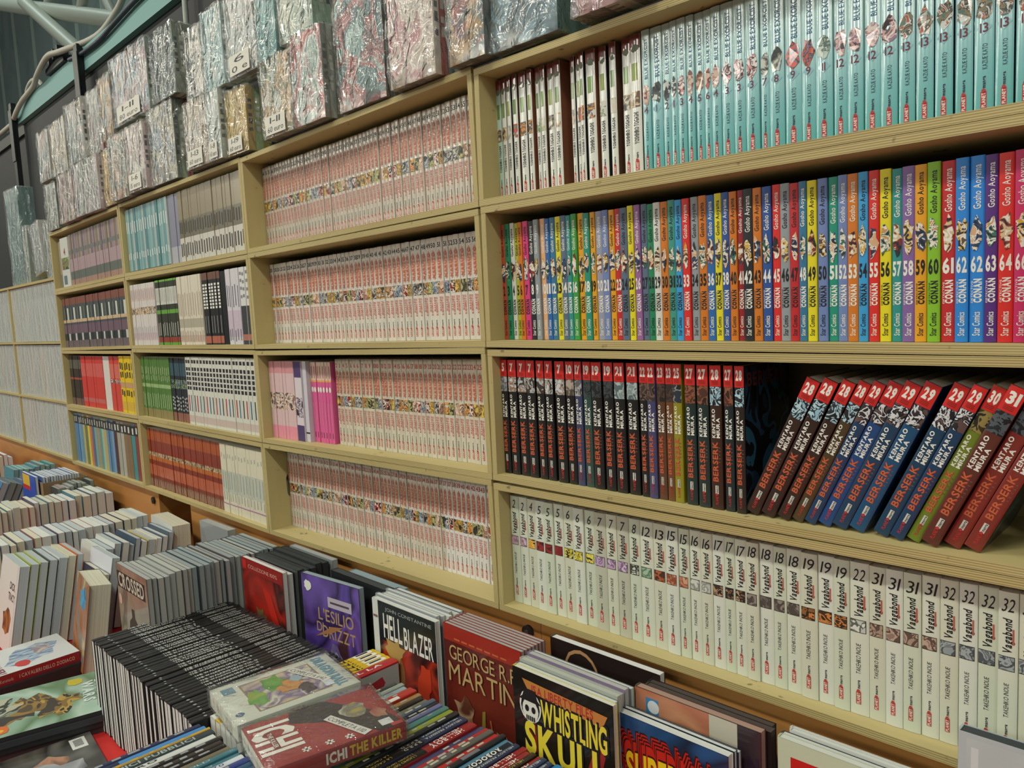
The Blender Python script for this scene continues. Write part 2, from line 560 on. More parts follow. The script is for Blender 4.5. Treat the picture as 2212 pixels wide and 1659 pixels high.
def side_mesh(h):
    """side panel with a rounded hand hole"""
    bm = bmesh.new()
    o = [bm.verts.new((0, y, z)) for y, z in ((0, 0), (DEPTH, 0), (DEPTH, h), (0, h))]
    cy, cz, ry, rz = 0.062, h / 2, 0.016, 0.028
    n = []
    for i in range(16):
        t = 2 * math.pi * i / 16
        n.append(bm.verts.new((0, cy + ry * math.cos(t), cz + rz * (1 if math.sin(t) >= 0 else -1) * 0.5 + ry * math.sin(t))))
    ed = [bm.edges.new((l[i], l[(i + 1) % len(l)])) for l in (o, n) for i in range(len(l))]
    bmesh.ops.triangle_fill(bm, edges=ed, use_beauty=True)
    g = bmesh.ops.extrude_face_region(bm, geom=list(bm.faces))
    bmesh.ops.translate(bm, verts=[e for e in g['geom'] if isinstance(e, bmesh.types.BMVert)], vec=(TH, 0, 0))
    bmesh.ops.recalc_face_normals(bm, faces=list(bm.faces))
    me = bpy.data.meshes.new('side_panel')
    bm.to_mesh(me); bm.free()
    me.materials.append(PV)
    return me

def zfloor(c, r, x):
    x0, x1, zl, zr = COLS[c]
    k = (x - x0) / (x1 - x0)
    return zl[r + 1] + (zr[r + 1] - zl[r + 1]) * k + TH + 0.0004

CRATE_LABEL = {
    (1, 0): 'plywood crate of pale blue and white spines, upper right', (1, 1): 'plywood crate holding the rainbow of manga spines',
    (1, 2): 'plywood crate with black spines, some leaning over', (1, 3): 'plywood crate of cream spines above the orange plinth, right',
    (2, 0): 'plywood crate in middle column under plastic-wrapped sets', (2, 1): 'middle column plywood crate, second from top',
    (2, 2): 'middle column plywood crate with bright pink spines', (2, 3): 'lowest plywood crate of the middle column',
    (3, 0): 'plywood crate with teal bagged spines, second column from left', (3, 1): 'plywood crate of white, green and black spines left of middle',
    (3, 2): 'plywood crate with green and black-and-white spines', (3, 3): 'plywood crate of rust-brown spines near the table',
    (4, 0): 'leftmost column plywood crate with number four volume', (4, 1): 'plywood crate of dark banded spines, leftmost column',
    (4, 2): 'plywood crate of red and yellow spines, leftmost column', (4, 3): 'lowest plywood crate of leftmost column, black labels'}
for c, (x0, x1, zl, zr) in COLS.items():
    W = x1 - x0
    for r in range(4):
        h = min(zl[r] - zl[r + 1], zr[r] - zr[r + 1]) - 0.0006
        a = math.atan2(zr[r + 1] - zl[r + 1], W)
        e = ob('plywood_crate', None, None, (x0, 0, zl[r + 1]), (0, -a, 0))
        tag(e, CRATE_LABEL[(c, r)], 'crate', 'plywood crates stacked against the wall')
        mb = MB(); mb.box(0, W, 0, DEPTH, 0, TH, PH); ob('bottom_board', mb.mesh('bottom_board'), e)
        mb = MB(); mb.box(0, W, 0, DEPTH, h - TH, h, PH); ob('top_board', mb.mesh('top_board'), e)
        sm = side_mesh(h - 2 * TH - 0.0004)
        ob('side_panel', sm, e, (0, 0.0004, TH + 0.0002)); ob('side_panel', sm, e, (W - TH, 0.0004, TH + 0.0002))
        mb = MB(); mb.box(TH + 0.0003, W - TH - 0.0003, DEPTH - 0.006, DEPTH - 0.0005, TH + 0.0003, h - TH - 0.0003, back_m); ob('back_panel', mb.mesh('back_panel'), e)

# orange plywood plinths that carry the crates
om = pic(('#a06d34', '#b07a3e', '#b98548', '#ab7438'), 5.0, 0.5, 0.15, soft=True, stretch=(0.7, 2, 2.2))
def plinth(x0, x1, zt, y0, label, bolts):
    e = ob('plywood_plinth', None, None, (x0, y0, TABLE), (0, 0, 0)); tag(e, label, 'plinth', 'orange plywood plinths')
    W = x1 - x0; H = zt - TABLE
    mb = MB(); mb.box(0, W, 0, 0.012, 0.001, H, om); ob('front_board', mb.mesh('front_board'), e)
    for xx in (0.0, W - 0.012):
        mb = MB(); mb.box(xx, xx + 0.012, 0.0121, 0.175, 0.001, H, om); ob('end_board', mb.mesh('end_board'), e)
    for bx, bz in bolts:
        mb = MB()
        mb.tube([(bx - x0, -0.006, bz - TABLE), (bx - x0, -0.0002, bz - TABLE)], 0.0105, mat('#2a2522', 0.4), 14)
        mb.tube([(bx - x0, -0.0075, bz - TABLE), (bx - x0, -0.006, bz - TABLE)], 0.004, mat('#45403c', 0.4), 8)
        ob('bolt', mb.mesh('bolt', True), e)
plinth(0.0735, 0.80, 1.0385, 0.018, 'orange plywood plinth below the crate of cream spines', [(0.55, 1.0)])
plinth(-1.2405, 0.0725, 1.0303, 0.018, 'long orange plywood plinth below the middle column of crates', [(-0.5786, 0.9936), (0.0471, 1.0108)])
plinth(-2.28, -1.468, 1.0335, 0.018, 'orange plywood plinth at the left behind the paperbacks', [(-1.5071, 0.9978)])
plinth(-4.4, -2.29, 1.022, 0.045, 'orange plywood plinth under the far shelf unit', [])

# ------------------------------------------------------------------ table
tbl = ob('display_table', None, None, (-1.6, -0.4, 0)); tag(tbl, 'long display table under the red cloth', 'table')
mb = MB(); mb.box(-2.9, 2.8, -0.45, 0.60, TABLE - 0.03, TABLE - 0.0035, mat('#6d5a40', 0.6)); ob('table_top', mb.mesh('table_top'), tbl)
for lx in (-2.8, 0, 2.7):
    for ly in (-0.4, 0.55):
        mb = MB(); mb.box(lx - 0.025, lx + 0.025, ly - 0.025, ly + 0.025, 0.001, TABLE - 0.0305, mat('#4a4a4c', 0.5)); ob('leg', mb.mesh('leg'), tbl)
mb = MB()
rc = pic(('#b51d1a', '#bf211c', '#a81a18'), 20, 0.85, soft=True)
mb.box(-4.5, 1.2, -0.86, 0.2, TABLE - 0.003, TABLE - 0.0003, rc)
mb.box(-4.5, 1.2, -0.863, -0.8602, TABLE - 0.5, TABLE - 0.0003, rc)
tag(ob('tablecloth', mb.mesh('tablecloth')), 'bright red cloth covering the display table', 'tablecloth')

# ------------------------------------------------------------------ right column: rainbow shelf
GC = 'manga on the rainbow shelf'
CH = 0.1755; CD = 0.115
PAL = dict(orange='#c8721f', rust='#a8452a', green='#1f7d56', white='#cfcfc8', lime='#a3b02c', pink='#cf3d78', black='#23262c', grey='#8b9399', peach='#dba574', blue='#2b62a5',
           steel='#346f94', yellow='#d8cc1f', slate='#56677e', teal='#2c8a86', leaf='#3a9440', amber='#d99a1c', lilac='#8f93a8', periwinkle='#6b7fb4', red='#b8262a', mauve='#8f5f96',
           sky='#3796cf', maroon='#8e1e26', navy='#2b4f94', brightred='#cf2a24', purple='#522a78', magenta='#bd2a62', azure='#2a7fd0', violet='#7d5f9c', limegreen='#7fb42a', emerald='#1f8a74', seafoam='#3f8f80')
CON = '2 rust k,3 green k,4 white k,5 lime k,6 orange k,7 pink k,8 black w,9 grey w,10 peach w,11 blue w,12 steel w,13 yellow k,14 slate w,15 teal w,16 leaf w,17 amber k,18 emerald w,19 amber k,20 lilac w,21 periwinkle w,22 amber k,23 red w,24 slate k,25 yellow k,26 mauve w,27 slate k,28 green k,29 white k,30 orange k,31 seafoam k,32 sky k,33 brightred w,34 grey k,35 orange k,36 blue w,37 yellow k,38 navy w,40 orange k,41 maroon w,42 black w,43 orange k,44 navy w,45 brightred w,46 grey k,47 red k,48 steel w,49 yellow k,50 periwinkle k,51 emerald w,52 periwinkle w,53 orange w,54 sky k,55 brightred w,56 yellow k,57 teal w,58 violet w,59 amber k,60 limegreen k,61 red w,62 azure w,62 azure w,63 purple w,64 brightred w,66 magenta w,67 red w'.split(',')
CX = [46,135,240,330,425,516,629,751,854,960,1056,1162,1269,1380,1468,1573,1689,1800,1890,2006,2115,2210,2316,2438,2533,2635,2735,2842,2949,3059,3165,3265,3375,3484,3598,3706,3804,3903,4004,4087,4213,4321,4438,4538,4652,4759,4851,4959,5072,5180,5283,5394,5496,5604,5718,5825,5947,6059,6180,6309,6426,6555,6667,6795,6912,7040]
_x = 0.0118
xs = []
for i in range(len(CX)):
    xs.append(0.0118 + (CX[i] - 46) / 10000 * (0.7135 - 0.0118) / 0.6994)
FIGP = [('#1c2430', '#2c3f66', '#d8d2c2', '#c9a37e'), ('#20222a', '#3c6a5c', '#d9d6cc', '#b98a5c'), ('#1d1d24', '#7d2a2a', '#c8b48c', '#dcdad2'), ('#20263c', '#c8a23c', '#d6d2c8', '#5a4636')]
seen = {}
for i, s in enumerate(CON):
    num, cn, k = s.split()
    t = xs[i + 1] - xs[i] - 0.0004
    if i == len(CON) - 1: t = 0.0135
    tm = BLACK if k == 'k' else WHITE
    cm = mat(PAL[cn], 0.38, 0.25)
    mb = MB(); w = t
    lh = min(0.0062, t * 0.5)
    vtext(mb, 'Gosho Aoyama', t / 2, CH * 0.72, CH * 0.955, lh, tm, 0.012)
    rn = random.Random(i * 7 + 3)
    fm = pic(FIGP[i % 4], 260, 0.4)
    mb.blob((t / 2, -0.00005, 0), (1, 0, 0), U, 0, CH * rn.uniform(0.58, 0.61), t * 0.40, CH * 0.085, fm, 12, i, 0.3)
    htext(mb, num, t / 2, CH * 0.385, CH * 0.078, tm, t * 0.86, 0.035, w=t * (0.8 if len(num) > 1 else 0.42))
    vtext(mb, 'CONAN', t * 0.58, CH * 0.215, CH * 0.345, t * 0.5, tm, 0.05)
    vtext(mb, 'DETECTIVE', t * 0.2, CH * 0.215, CH * 0.335, t * 0.13, tm, 0.01)
    vtext(mb, 'Star Comics', t / 2, CH * 0.035, CH * 0.165, lh, tm, 0.012)
    curve_spine(mb, t)
    nm = {'brightred': 'bright red', 'limegreen': 'lime green', 'seafoam': 'sea green'}.get(cn, cn)
    lab = '%s manga spine numbered %s on the rainbow shelf' % (nm, words(num))
    if num == '62':
        lab = ('left' if '62' not in seen else 'right') + ' of the two azure manga spines numbered sixty-two'
    if num == '67':
        lab = 'red manga volume at the far right end of rainbow shelf'
    seen[num] = 1
    yy = 0.030 + rn.uniform(-0.002, 0.002)
    zz = zfloor(1, 1, xs[i])
    hh = CH + rn.uniform(-0.0008, 0.0008)
    if num == '67':
        yy = 0.012; zz += 0.0
    if num in ('56',):
        bg = True
    e = book('manga_volume', lab, 'book', GC, (xs[i], yy, zz), (0, 0, 0), t, hh, CD, cm, mb.mesh('spine_print'))

# ------------------------------------------------------------------ right column: black spines
GB = 'black manga spines with red number labels'
BH = 0.1775; BD = 0.118
BSTAND = [(74,218),(235,412),(426,609),(623,799),(830,983),(995,1152),(1206,1389),(1401,1559),(1566,1698),(1717,1857),(1880,2057),(2085,2251),(2272,2445),(2467,2645),(2675,2799),(2805,2932),(2938,3066),(3076,3185),(3189,3318),(3364,3517),(3544,3702),(3724,3881),(3906,4031),(4056,4181)]
BN = [5,7,7,7,7,7,7,10,17,19,19,19,21,21,22,22,23,23,25,27,27,28,27,28]
BC = ['#1c1a1a'] * 8 + ['#3a4060', '#2f4a44'] + ['#1d1b1b'] * 5 + ['#41436a', '#5a3c28', '#6b4526', '#8a8420', '#22302e', '#22302e', '#3a2318', '#1f2a2c', '#2a201c']
BP = {5: ('#8a8c90', '#5c5e64', '#a8aaac'), 7: ('#3a3128', '#a9b4b8', '#8f6f58', '#c0c6c8'), 10: ('#4a4038', '#6b6058', '#a89c90'), 17: ('#3a3a3c', '#a8a8a8', '#5c5c60'), 19: ('#24282a', '#3c4446', '#16181a'),
      21: ('#7f9092', '#a7b4b4', '#56666a'), 22: ('#3a2e2a', '#6a5448', '#221c1a'), 23: ('#2c2422', '#4a3830', '#1c1818'), 25: ('#26303c', '#8a8c8c', '#1a1c20'), 27: ('#4a2c20', '#8a5038', '#2a1c18'),
      28: ('#8fb6c8', '#20242c', '#a8c8d4', '#14161a'), 29: ('#2a2024', '#c9ccd0', '#1c1a1e', '#5a4440'), 30: ('#3a2f18', '#8a7a44', '#1e1a12'), 31: ('#1c2028', '#4a5258', '#12141a'), 32: ('#1c2430', '#3a4450', '#12141a')}
redm = mat('#c3241e', 0.4, 0.3); gold = mat('#c06a3a', 0.4); crim = mat('#a03a36', 0.4)
def bers_print(t, num, h=BH):
    mb = MB(); o = (0, 0, 0)
    mb.rect(o, (1, 0, 0), U, 0.0002, t - 0.0002, h * 0.855, h * 0.999, redm)
    htext(mb, str(num), t * 0.5, h * 0.905, h * 0.062, WHITE, t, 0.05, -0.0001, w=t * (0.66 if num > 9 else 0.36))
    for q in range(3):
        mb.rect((0, -0.0001, 0), (1, 0, 0), U, t * 0.22, t * 0.78, h * (0.887 - q * 0.009), h * (0.891 - q * 0.009), mat('#6e1512', 0.5))
    mb.rect(o, (1, 0, 0), U, 0.0003, t - 0.0003, h * 0.725, h * 0.853, pic(BP[num], 190, 0.4))
    vtext(mb, 'KENTARO', t * 0.32, h * 0.50, h * 0.70, t * 0.27, WHITE, 0.035)
    vtext(mb, 'MIURA', t * 0.70, h * 0.50, h * 0.64, t * 0.27, WHITE, 0.035)
    vtext(mb, 'BERSERK', t * 0.42, h * 0.195, h * 0.475, t * 0.46, crim, 0.045)
    vtext(mb, 'BERSERK', t * 0.42, h * 0.197, h * 0.473, t * 0.40, gold, 0.0, -0.0001)
    for q in range(5):
        mb.rect((0, 0, 0), (1, 0, 0), U, t * 0.72, t * (0.84 + 0.03 * (q % 2)), h * (0.33 + q * 0.025), h * (0.336 + q * 0.025), mat('#6a5248', 0.5))
    planet(mb, t * 0.5, h * 0.035, h * 0.165, t * 0.28, mat('#b0302c', 0.5), INK, False)
    mb.rect((0, 0.0001, 0), (1, 0, 0), U, t * 0.36, t * 0.64, h * 0.108, h * 0.168, mat('#c6c6be', 0.5))
    curve_spine(mb, t)
    return mb.mesh('spine_print')
def bers_cover(t, d, h):
    mb = MB(); x = t + 0.0002
    mb.rect((x, 0, 0), (0, 1, 0), U, 0.003, d - 0.002, 0.002, h - 0.002, pic(('#10141a', '#1c3a52', '#0c0e12', '#27566f', '#101218'), 26, 0.35, 0.3))
    mb.text('BERSERK', (x + 0.0001, 0.008, h * 0.86), (0, 1, 0), U, h * 0.09, mat('#6b3a34', 0.5), w=d * 0.85, bold=0.02)
    return mb.mesh('cover_print')
cnt = {}
tot = {n: BN.count(n) for n in BN}
for i, ((a, b), n) in enumerate(zip(BSTAND, BN)):
    cnt[n] = cnt.get(n, 0) + 1
    x = 0.0118 + (a / 10000 - 0.0074); t = (b - a) / 10000 - 0.0003
    which = {1: 'only', }.get(tot[n])
    lab = ('upright black manga spine with red %s label' % words(n)) if tot[n] == 1 else '%s from left of the upright black spines labelled %s' % (ordn(cnt[n]), words(n))
    book('manga_volume', lab, 'book', GB, (x, 0.016 + random.uniform(-0.001, 0.0015), zfloor(1, 2, x)), (0, 0, 0), t, BH, BD, mat(BC[i], 0.3, 0.5), bers_print(t, n),
         art=bers_cover(t, BD, BH) if i == len(BSTAND) - 1 else None)
LX = [(0.4200, 28), (0.4395, 28), (0.4600, 28), (0.4765, 28), (0.4912, 29), (0.5058, 29), (0.5225, 29), (0.5405, 29), (0.5660, 29), (0.5835, 29), (0.5990, 30), (0.6140, 31), (0.6330, 31), (0.6510, 32)]
LC = ['#35211a', '#33201a', '#352219', '#4a3a22', '#1f3a5c', '#20447a', '#1c3a58', '#1b4a70', '#1a3c58', '#1c3a5c', '#6a7a22', '#5a2a20', '#7a2a20', '#7a2c22']
cl = {}
TILT = math.radians(25.5)
for i, (x, n) in enumerate(LX):
    cl[n] = cl.get(n, 0) + 1
    nxt = LX[i + 1][0] if i + 1 < len(LX) else x + 0.0178
    t = min(nxt - x, 0.0185) * math.cos(TILT) - 0.0006
    tilt = TILT
    tn = [q[1] for q in LX].count(n)
    lab = ('leaning dark manga spine with red %s label' % words(n)) if tn == 1 else '%s from left of the leaning manga spines labelled %s' % (ordn(cl[n]), words(n))
    z = zfloor(1, 2, x) + t * math.sin(tilt) + 0.0002
    book('manga_volume', lab, 'book', GB, (x + 0.001, 0.018 + random.uniform(-0.002, 0.002) - (0.004 if i in (9, 11) else 0), z), (0, tilt, 0), t, BH, BD, mat(LC[i], 0.3, 0.5), bers_print(t, n),
         art=bers_cover(t, BD, BH) if i == len(LX) - 1 else None)

# ------------------------------------------------------------------ right column: cream spines
GV = 'cream manga spines with handwritten numbers'
VX = [91,272,450,629,820,1004,1192,1395,1590,1783,1993,2179,2383,2567,2777,2985,3172,3332,3494,3659,3826,3968,4124,4284,4460,4620,4800,4993,5177,5350,5555,5724,5898,6073,6243,6414,6581,6756,6925,7100]
VN = [2,2,4,5,5,5,6,6,6,7,7,7,8,12,13,15,15,16,16,17,17,17,18,18,18,18,19,19,19,22,31,31,31,31,32,32,32,32,32]
VPIC = {2: ('#b493a4', '#8f6f84', '#c9aebc'), 4: ('#d89a2c', '#e0b85a', '#2a241c'), 5: ('#7a1f22', '#8f2a2a', '#4a1418'), 6: ('#c9b81f', '#2a2a20', '#dcd05a', '#b0a020'), 7: ('#b498b8', '#7a6284', '#c9b4cc'), 8: ('#b4b8ac', '#3c4040', '#c8ccc0'),
        12: ('#8aa88c', '#5a7a60', '#a0b8a0'), 13: ('#7a3a24', '#a85a34', '#4a2a20'), 15: ('#b47a5a', '#8a4a34', '#c89a7c'), 16: ('#b0b4ac', '#8a8e88', '#c8ccc4'), 17: ('#3a2c22', '#a88a6a', '#241c18', '#7a5c44'), 18: ('#6a625c', '#4a443e', '#8a8078'),
        19: ('#8a5a2c', '#2a2018', '#c07a3c', '#3c2c1c'), 22: ('#b8beb8', '#5a6058', '#d0d4cc'), 31: ('#8a7468', '#b49c8c', '#5a483e', '#a08a7a'), 32: ('#6a7478', '#98a2a4', '#4a5256', '#8a9498')}
VH = 0.1725; VD = 0.128
cv = {}
BR = mat('#1a1a1c', 0.6)
for i, n in enumerate(VN):
    x = 0.0125 + (VX[i] - 91) / 10000 * (0.7165 - 0.0125) / 0.7009
    x2 = 0.0125 + (VX[i + 1] - 91) / 10000 * (0.7165 - 0.0125) / 0.7009
    t = x2 - x - 0.0004
    cv[n] = cv.get(n, 0) + 1
    rn = random.Random(i)
    mb = MB(); H = VH
    w = t * (0.62 if n > 9 else 0.34)
    mb.text(str(n), (t * 0.46 - w / 2, 0, H * (0.885 + rn.uniform(-0.01, 0.008))), (1, 0, 0), U, H * 0.075, BR, w=w, bold=0.0, shear=0.18)
    vtext(mb, 'Vagabond', t * 0.47, H * 0.645, H * 0.845, t * 0.44, BR, 0.028, 0.0, 0.12)
    mb.rect((0, 0, 0), (1, 0, 0), U, t * 0.72, t * 0.82, H * 0.70, H * 0.79, mat('#a85a4c', 0.6))
    mb.rect((0, 0, 0), (1, 0, 0), U, 0.0004, t * 0.86, H * 0.545, H * 0.63, BLACK)
    mb.rect((0, -0.0001, 0), (1, 0, 0), U, 0.0004, t * 0.83, H * 0.549, H * 0.626, pic(VPIC[n], 170, 0.5))
    vtext(mb, 'TAKEHIKO INOUE', t * 0.45, H * 0.27, H * 0.47, t * 0.25, BR, 0.0, 0.0, 0.1)
    planet(mb, t * 0.45, H * 0.07, H * 0.23, t * 0.27, mat('#b04038', 0.5), INK)
    curve_spine(mb, t)
    tn = VN.count(n)
    lab = ('cream manga spine with handwritten %s on the bottom right shelf' % words(n)) if tn == 1 else '%s from left of the cream manga spines numbered %s' % (ordn(cv[n]), words(n))
    base = ['#c3cbb8', '#cbd0c0', '#c6c9b6', '#cdd2c6'][i % 4] if i not in (9, 11) else '#b4b6a4'
    book('manga_volume', lab, 'book', GV, (x, 0.022 + rn.uniform(-0.0015, 0.0015), zfloor(1, 3, x)), (0, 0, 0), t, VH + rn.uniform(-0.0006, 0.0004), VD, mat(base, 0.5, 0.15), mb.mesh('spine_print'))

# ------------------------------------------------------------------ right column: top shelf
GT = 'white manga with maroon top band'
TX = [(48,149),(164,261),(294,387),(422,527),(559,700),(732,832),(866,947),(970,1070),(1093,1215),(1238,1363),(1522,1595),(1623,1704),(1722,1802),(1831,1990),(2017,2144),(2213,2323),(2402,2533),(2548,2715)]
TH_ = 0.1765
TPIC = [('#3a3a40', '#8a7a5c'), ('#5a4030', '#b49a6a'), ('#9a9a98', '#c8c0a8'), ('#b03a2c', '#6a6a5a'), ('#c87a2c', '#5a4a30'), ('#c8862c', '#4a3a28'), ('#b8b8b0', '#6a8a5a'), ('#9aa878', '#c8c0b0')]
for i, (a, b) in enumerate(TX):
    x = 0.0118 + (a - 48) / 10000; t = (b - a) / 10000 - 0.0003
    mb = MB(); h = TH_
    mb.rect((0, 0, 0), (1, 0, 0), U, 0.0002, t - 0.0002, h * 0.90, h * 0.999, mat('#6e2622', 0.35, 0.6))
    mb.blob((0, -0.0001, 0), (1, 0, 0), U, t * 0.55, h * 0.9, t * 0.35, h * 0.025, mat('#5d6a52', 0.4, 0.5), 9, i)
    mb.rect((0, 0, 0), (1, 0, 0), U, t * 0.2, t * 0.75, h * 0.68, h * 0.80, mat(['#5d7a3c', '#6a8a44', '#7f8f3c'][i % 3], 0.35, 0.5))
    mb.rect((0, 0, 0), (1, 0, 0), U, 0.0004, t * 0.9, h * 0.49, h * 0.60, pic(TPIC[i % 8] + ('#c8c6bc',), 200, 0.35, 0.5))
    vtext(mb, 'YOSHIHIRO TOGASHI', t * 0.5, h * 0.23, h * 0.455, t * 0.42, BLACK, 0.02)
    planet(mb, t * 0.5, h * 0.04, h * 0.17, t * 0.36, mat('#b0302c', 0.45), INK)
    curve_spine(mb, t)
    book('manga_volume', 'white manga spine with maroon top, %s from left, top right crate' % ordn(i + 1), 'book', GT, (x, 0.033 + random.uniform(-0.003, 0.003), zfloor(1, 0, x)), (0, 0, 0), t, TH_, 0.115,
         mat('#d2d4cc' if i else '#a9c2b4', 0.22, 0.8), mb.mesh('spine_print'), cf=mat(['#20222a', '#7a4a34', '#22262c', '#5a4030'][i % 4], 0.3, 0.5))
GE = 'glossy pale blue manga spines'
EX = [2744,2864,3026,3150,3247,3368,3474,3592,3695,3821,3974,4120,4284,4399,4571,4755,4908,5086,5233,5392,5554,5714,5875,6038,6201,6359,6529,6682,6846,7010]
EN = [4,1,2,1,3,4,5,6,4,3,3,3,7,8,9,9,11,12,12,12,12,13,13,13,13,13,13,13,14]
EP = {1: ('#1c2024', '#3a4448', '#c8ccc8'), 2: ('#181c20', '#2c3438', '#b8bcb8'), 3: ('#d8d0cc', '#2a2428', '#c88a90', '#e0dcd8'), 4: ('#a88a7c', '#c8b0a4', '#7a4a44'), 5: ('#5a3c30', '#8a6450', '#c8a890'), 6: ('#b04a3c', '#6a3a34', '#d0b0a4'),
      7: ('#2a2c2c', '#8a8f88', '#c0c4bc'), 8: ('#2c302c', '#6a7064', '#b0b4a8'), 9: ('#b83a2a', '#24181c', '#7a5a74', '#c84a34'), 11: ('#8aa49c', '#4a6058', '#c0ccc4'), 12: ('#3a2a30', '#b48a8c', '#d8ccc8', '#8a6a84'), 13: ('#3a6a64', '#8a6a3c', '#24302e', '#c0c4c0', '#a04a30'), 14: ('#3a4a58', '#a8b0b4')}
EH = 0.1775
bluet = mat('#2d5c7e', 0.35)
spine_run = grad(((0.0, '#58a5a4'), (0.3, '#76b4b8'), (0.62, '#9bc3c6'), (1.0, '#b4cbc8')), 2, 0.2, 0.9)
ce = {}
for i, n in enumerate(EN):
    x = 0.2805 + (EX[i] - 2744) / 10000 * (0.7205 - 0.2805) / 0.4266
    x2 = 0.2805 + (EX[i + 1] - 2744) / 10000 * (0.7205 - 0.2805) / 0.4266
    t = x2 - x - (0.0004 if i < 21 else 0.0011)
    ce[n] = ce.get(n, 0) + 1
    mb = MB(); h = EH
    vtext(mb, 'BLUE EXORCIST', t * 0.6, h * 0.66, h * 0.94, t * 0.36, bluet, 0.01)
    mb.blob((0, 0, 0), (1, 0, 0), U, t * 0.5, h * 0.555, t * 0.42, h * 0.075, pic(EP[n], 240, 0.3, 0.6), 12, i, 0.22)
    zc = h * 0.445
    mb.poly([(t * 0.5, -0.0001, zc - h * 0.035), (t * 0.9, -0.0001, zc), (t * 0.5, -0.0001, zc + h * 0.035), (t * 0.1, -0.0001, zc)], mat('#7fb4c0', 0.3, 0.5))
    htext(mb, str(n), t * 0.5, zc - h * 0.022, h * 0.045, mat('#6a2a34', 0.4), t * 0.7, 0.01, -0.0002)
    vtext(mb, 'KAZUE KATO', t * 0.55, h * 0.235, h * 0.365, t * 0.26, mat('#2c4a58', 0.4), 0.0)
    planet(mb, t * 0.5, h * 0.035, h * 0.20, t * 0.30, mat('#b02a30', 0.4), mat('#2a2440', 0.4))
    curve_spine(mb, t)
    tn = EN.count(n)
    lab = ('pale blue glossy manga spine numbered %s, top right shelf' % words(n)) if tn == 1 else '%s from left of the pale blue spines numbered %s' % (ordn(ce[n]), words(n))
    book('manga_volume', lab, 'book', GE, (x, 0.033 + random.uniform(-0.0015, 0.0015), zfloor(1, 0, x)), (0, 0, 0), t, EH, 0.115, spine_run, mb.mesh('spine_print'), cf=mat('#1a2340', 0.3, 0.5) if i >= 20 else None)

# ------------------------------------------------------------------ middle column
def box_book(t, h, d, cm, pm):
    """small volume as one closed block: cover round the outside, paper on top, bottom and fore edge"""
    k = ('bb', round(t, 4), round(h, 4), round(d, 4), cm, pm)
    if k in _BM:
        return _BM[k]
    mb = MB()
    xs = [0, 0.1, 0.35, 0.65, 0.9, 1]
    prof = [(x * t, bulge(x * t, t) + (0.0003 if x in (0, 1) else 0)) for x in xs] + [(t, d), (0, d)]
    N = len(prof)
    for z in (0, h):
        mb.v += [(p[0], p[1], z) for p in prof]
    for i in range(N):
        j = (i + 1) % N
        mb.f.append((i, j, N + j, N + i)); mb.m.append(mb.mi(pm if i == N - 2 else cm))
    mb.f.append(tuple(range(N))[::-1]); mb.m.append(mb.mi(pm))
    mb.f.append(tuple(range(N, 2 * N))); mb.m.append(mb.mi(pm))
    _BM[k] = mb.mesh('volume', True, 30)
    return _BM[k]

NP = [('#2c2622', '#b8923c', '#7a5a40', '#d8b84a'), ('#3a3c44', '#c8c4b8', '#6a6058', '#24242a'), ('#b4682c', '#d8a04a', '#3a2c24', '#c8bca8'), ('#8a8a4a', '#c0b878', '#4a4a34', '#2a2a24'),
      ('#c0a08a', '#e0c8b0', '#6a4a3c', '#a87a60'), ('#54627a', '#a8b0b8', '#2c3440', '#c8c0b0'), ('#1c1a1e', '#a8241c', '#d8d0c8', '#3a1a1a')]
_NC = {}
def nar_common(tq, var, numred, glossy):
    k = (tq, var, numred, glossy)
    if k in _NC:
        return _NC[k]
    mb = MB(); t = tq / 10000; h = 0.1755
    la = mat('#d09a80', 0.4); lb = mat('#bd6a5c', 0.4)
    mb.blob((0, 0, 0), (1, 0, 0), U, t * 0.5, h * 0.735, t * 0.36, h * 0.145, la, 12, 3, 0.04)
    vtext(mb, 'NARUTO', t * 0.5, h * 0.61, h * 0.86, t * 0.44, lb, 0.05, -0.0008)
    mb.rect((0, 0, 0), (1, 0, 0), U, 0.0003, t - 0.0003, h * 0.455, h * 0.575, pic(NP[var % len(NP)], 210, 0.4))
    rt = mat('#c0665a', 0.45)
    vtext(mb, 'MASASHI', t * 0.34, h * 0.285, h * 0.425, t * 0.26, rt, 0.04)
    vtext(mb, 'KISHIMOTO', t * 0.68, h * 0.245, h * 0.425, t * 0.26, rt, 0.04)
    planet(mb, t * 0.5, h * 0.04, h * 0.20, t * 0.34, mat('#b84c42', 0.45), INK)
    curve_spine(mb, t)
    _NC[k] = mb.mesh('spine_print')
    return _NC[k]
_NN = {}
def num_mesh(n, t, h, m):
    k = (n, round(t, 4), m)
    if k in _NN:
        return _NN[k]
    mb = MB(); htext(mb, str(n), t * 0.5, h * 0.905, h * 0.045, m, t * 0.8, 0.02); curve_spine(mb, t)
    _NN[k] = mb.mesh('volume_number')
    return _NN[k]

ROWN = {0: 'top', 1: 'second', 2: 'third', 3: 'lowest'}
film_m = plastic(0.0, 60, 0.3, 0.1, 0.8)
def bag_mesh(t, h, d):
    k = ('bag', round(t, 4), round(h, 4), round(d, 4))
    if k in _BM: return _BM[k]
    mb = MB(); g = 0.0004
    rn = random.Random(int(t * 1e5))
    # clear bag open at the top with a ragged flap
    mb.box(-g * 0.4, t + g * 0.4, -0.0012, d, -0.0002, h + 0.001, film_m)
    mb.f.pop(1); mb.m.pop(1)
    mb.poly([(0, 0, h + 0.001), (t, 0, h + 0.001), (t * 0.9, 0.01, h + 0.006), (t * 0.2, 0.012, h + 0.0035)], film_m)
    _BM[k] = mb.mesh('clear_bag')
    return _BM[k]

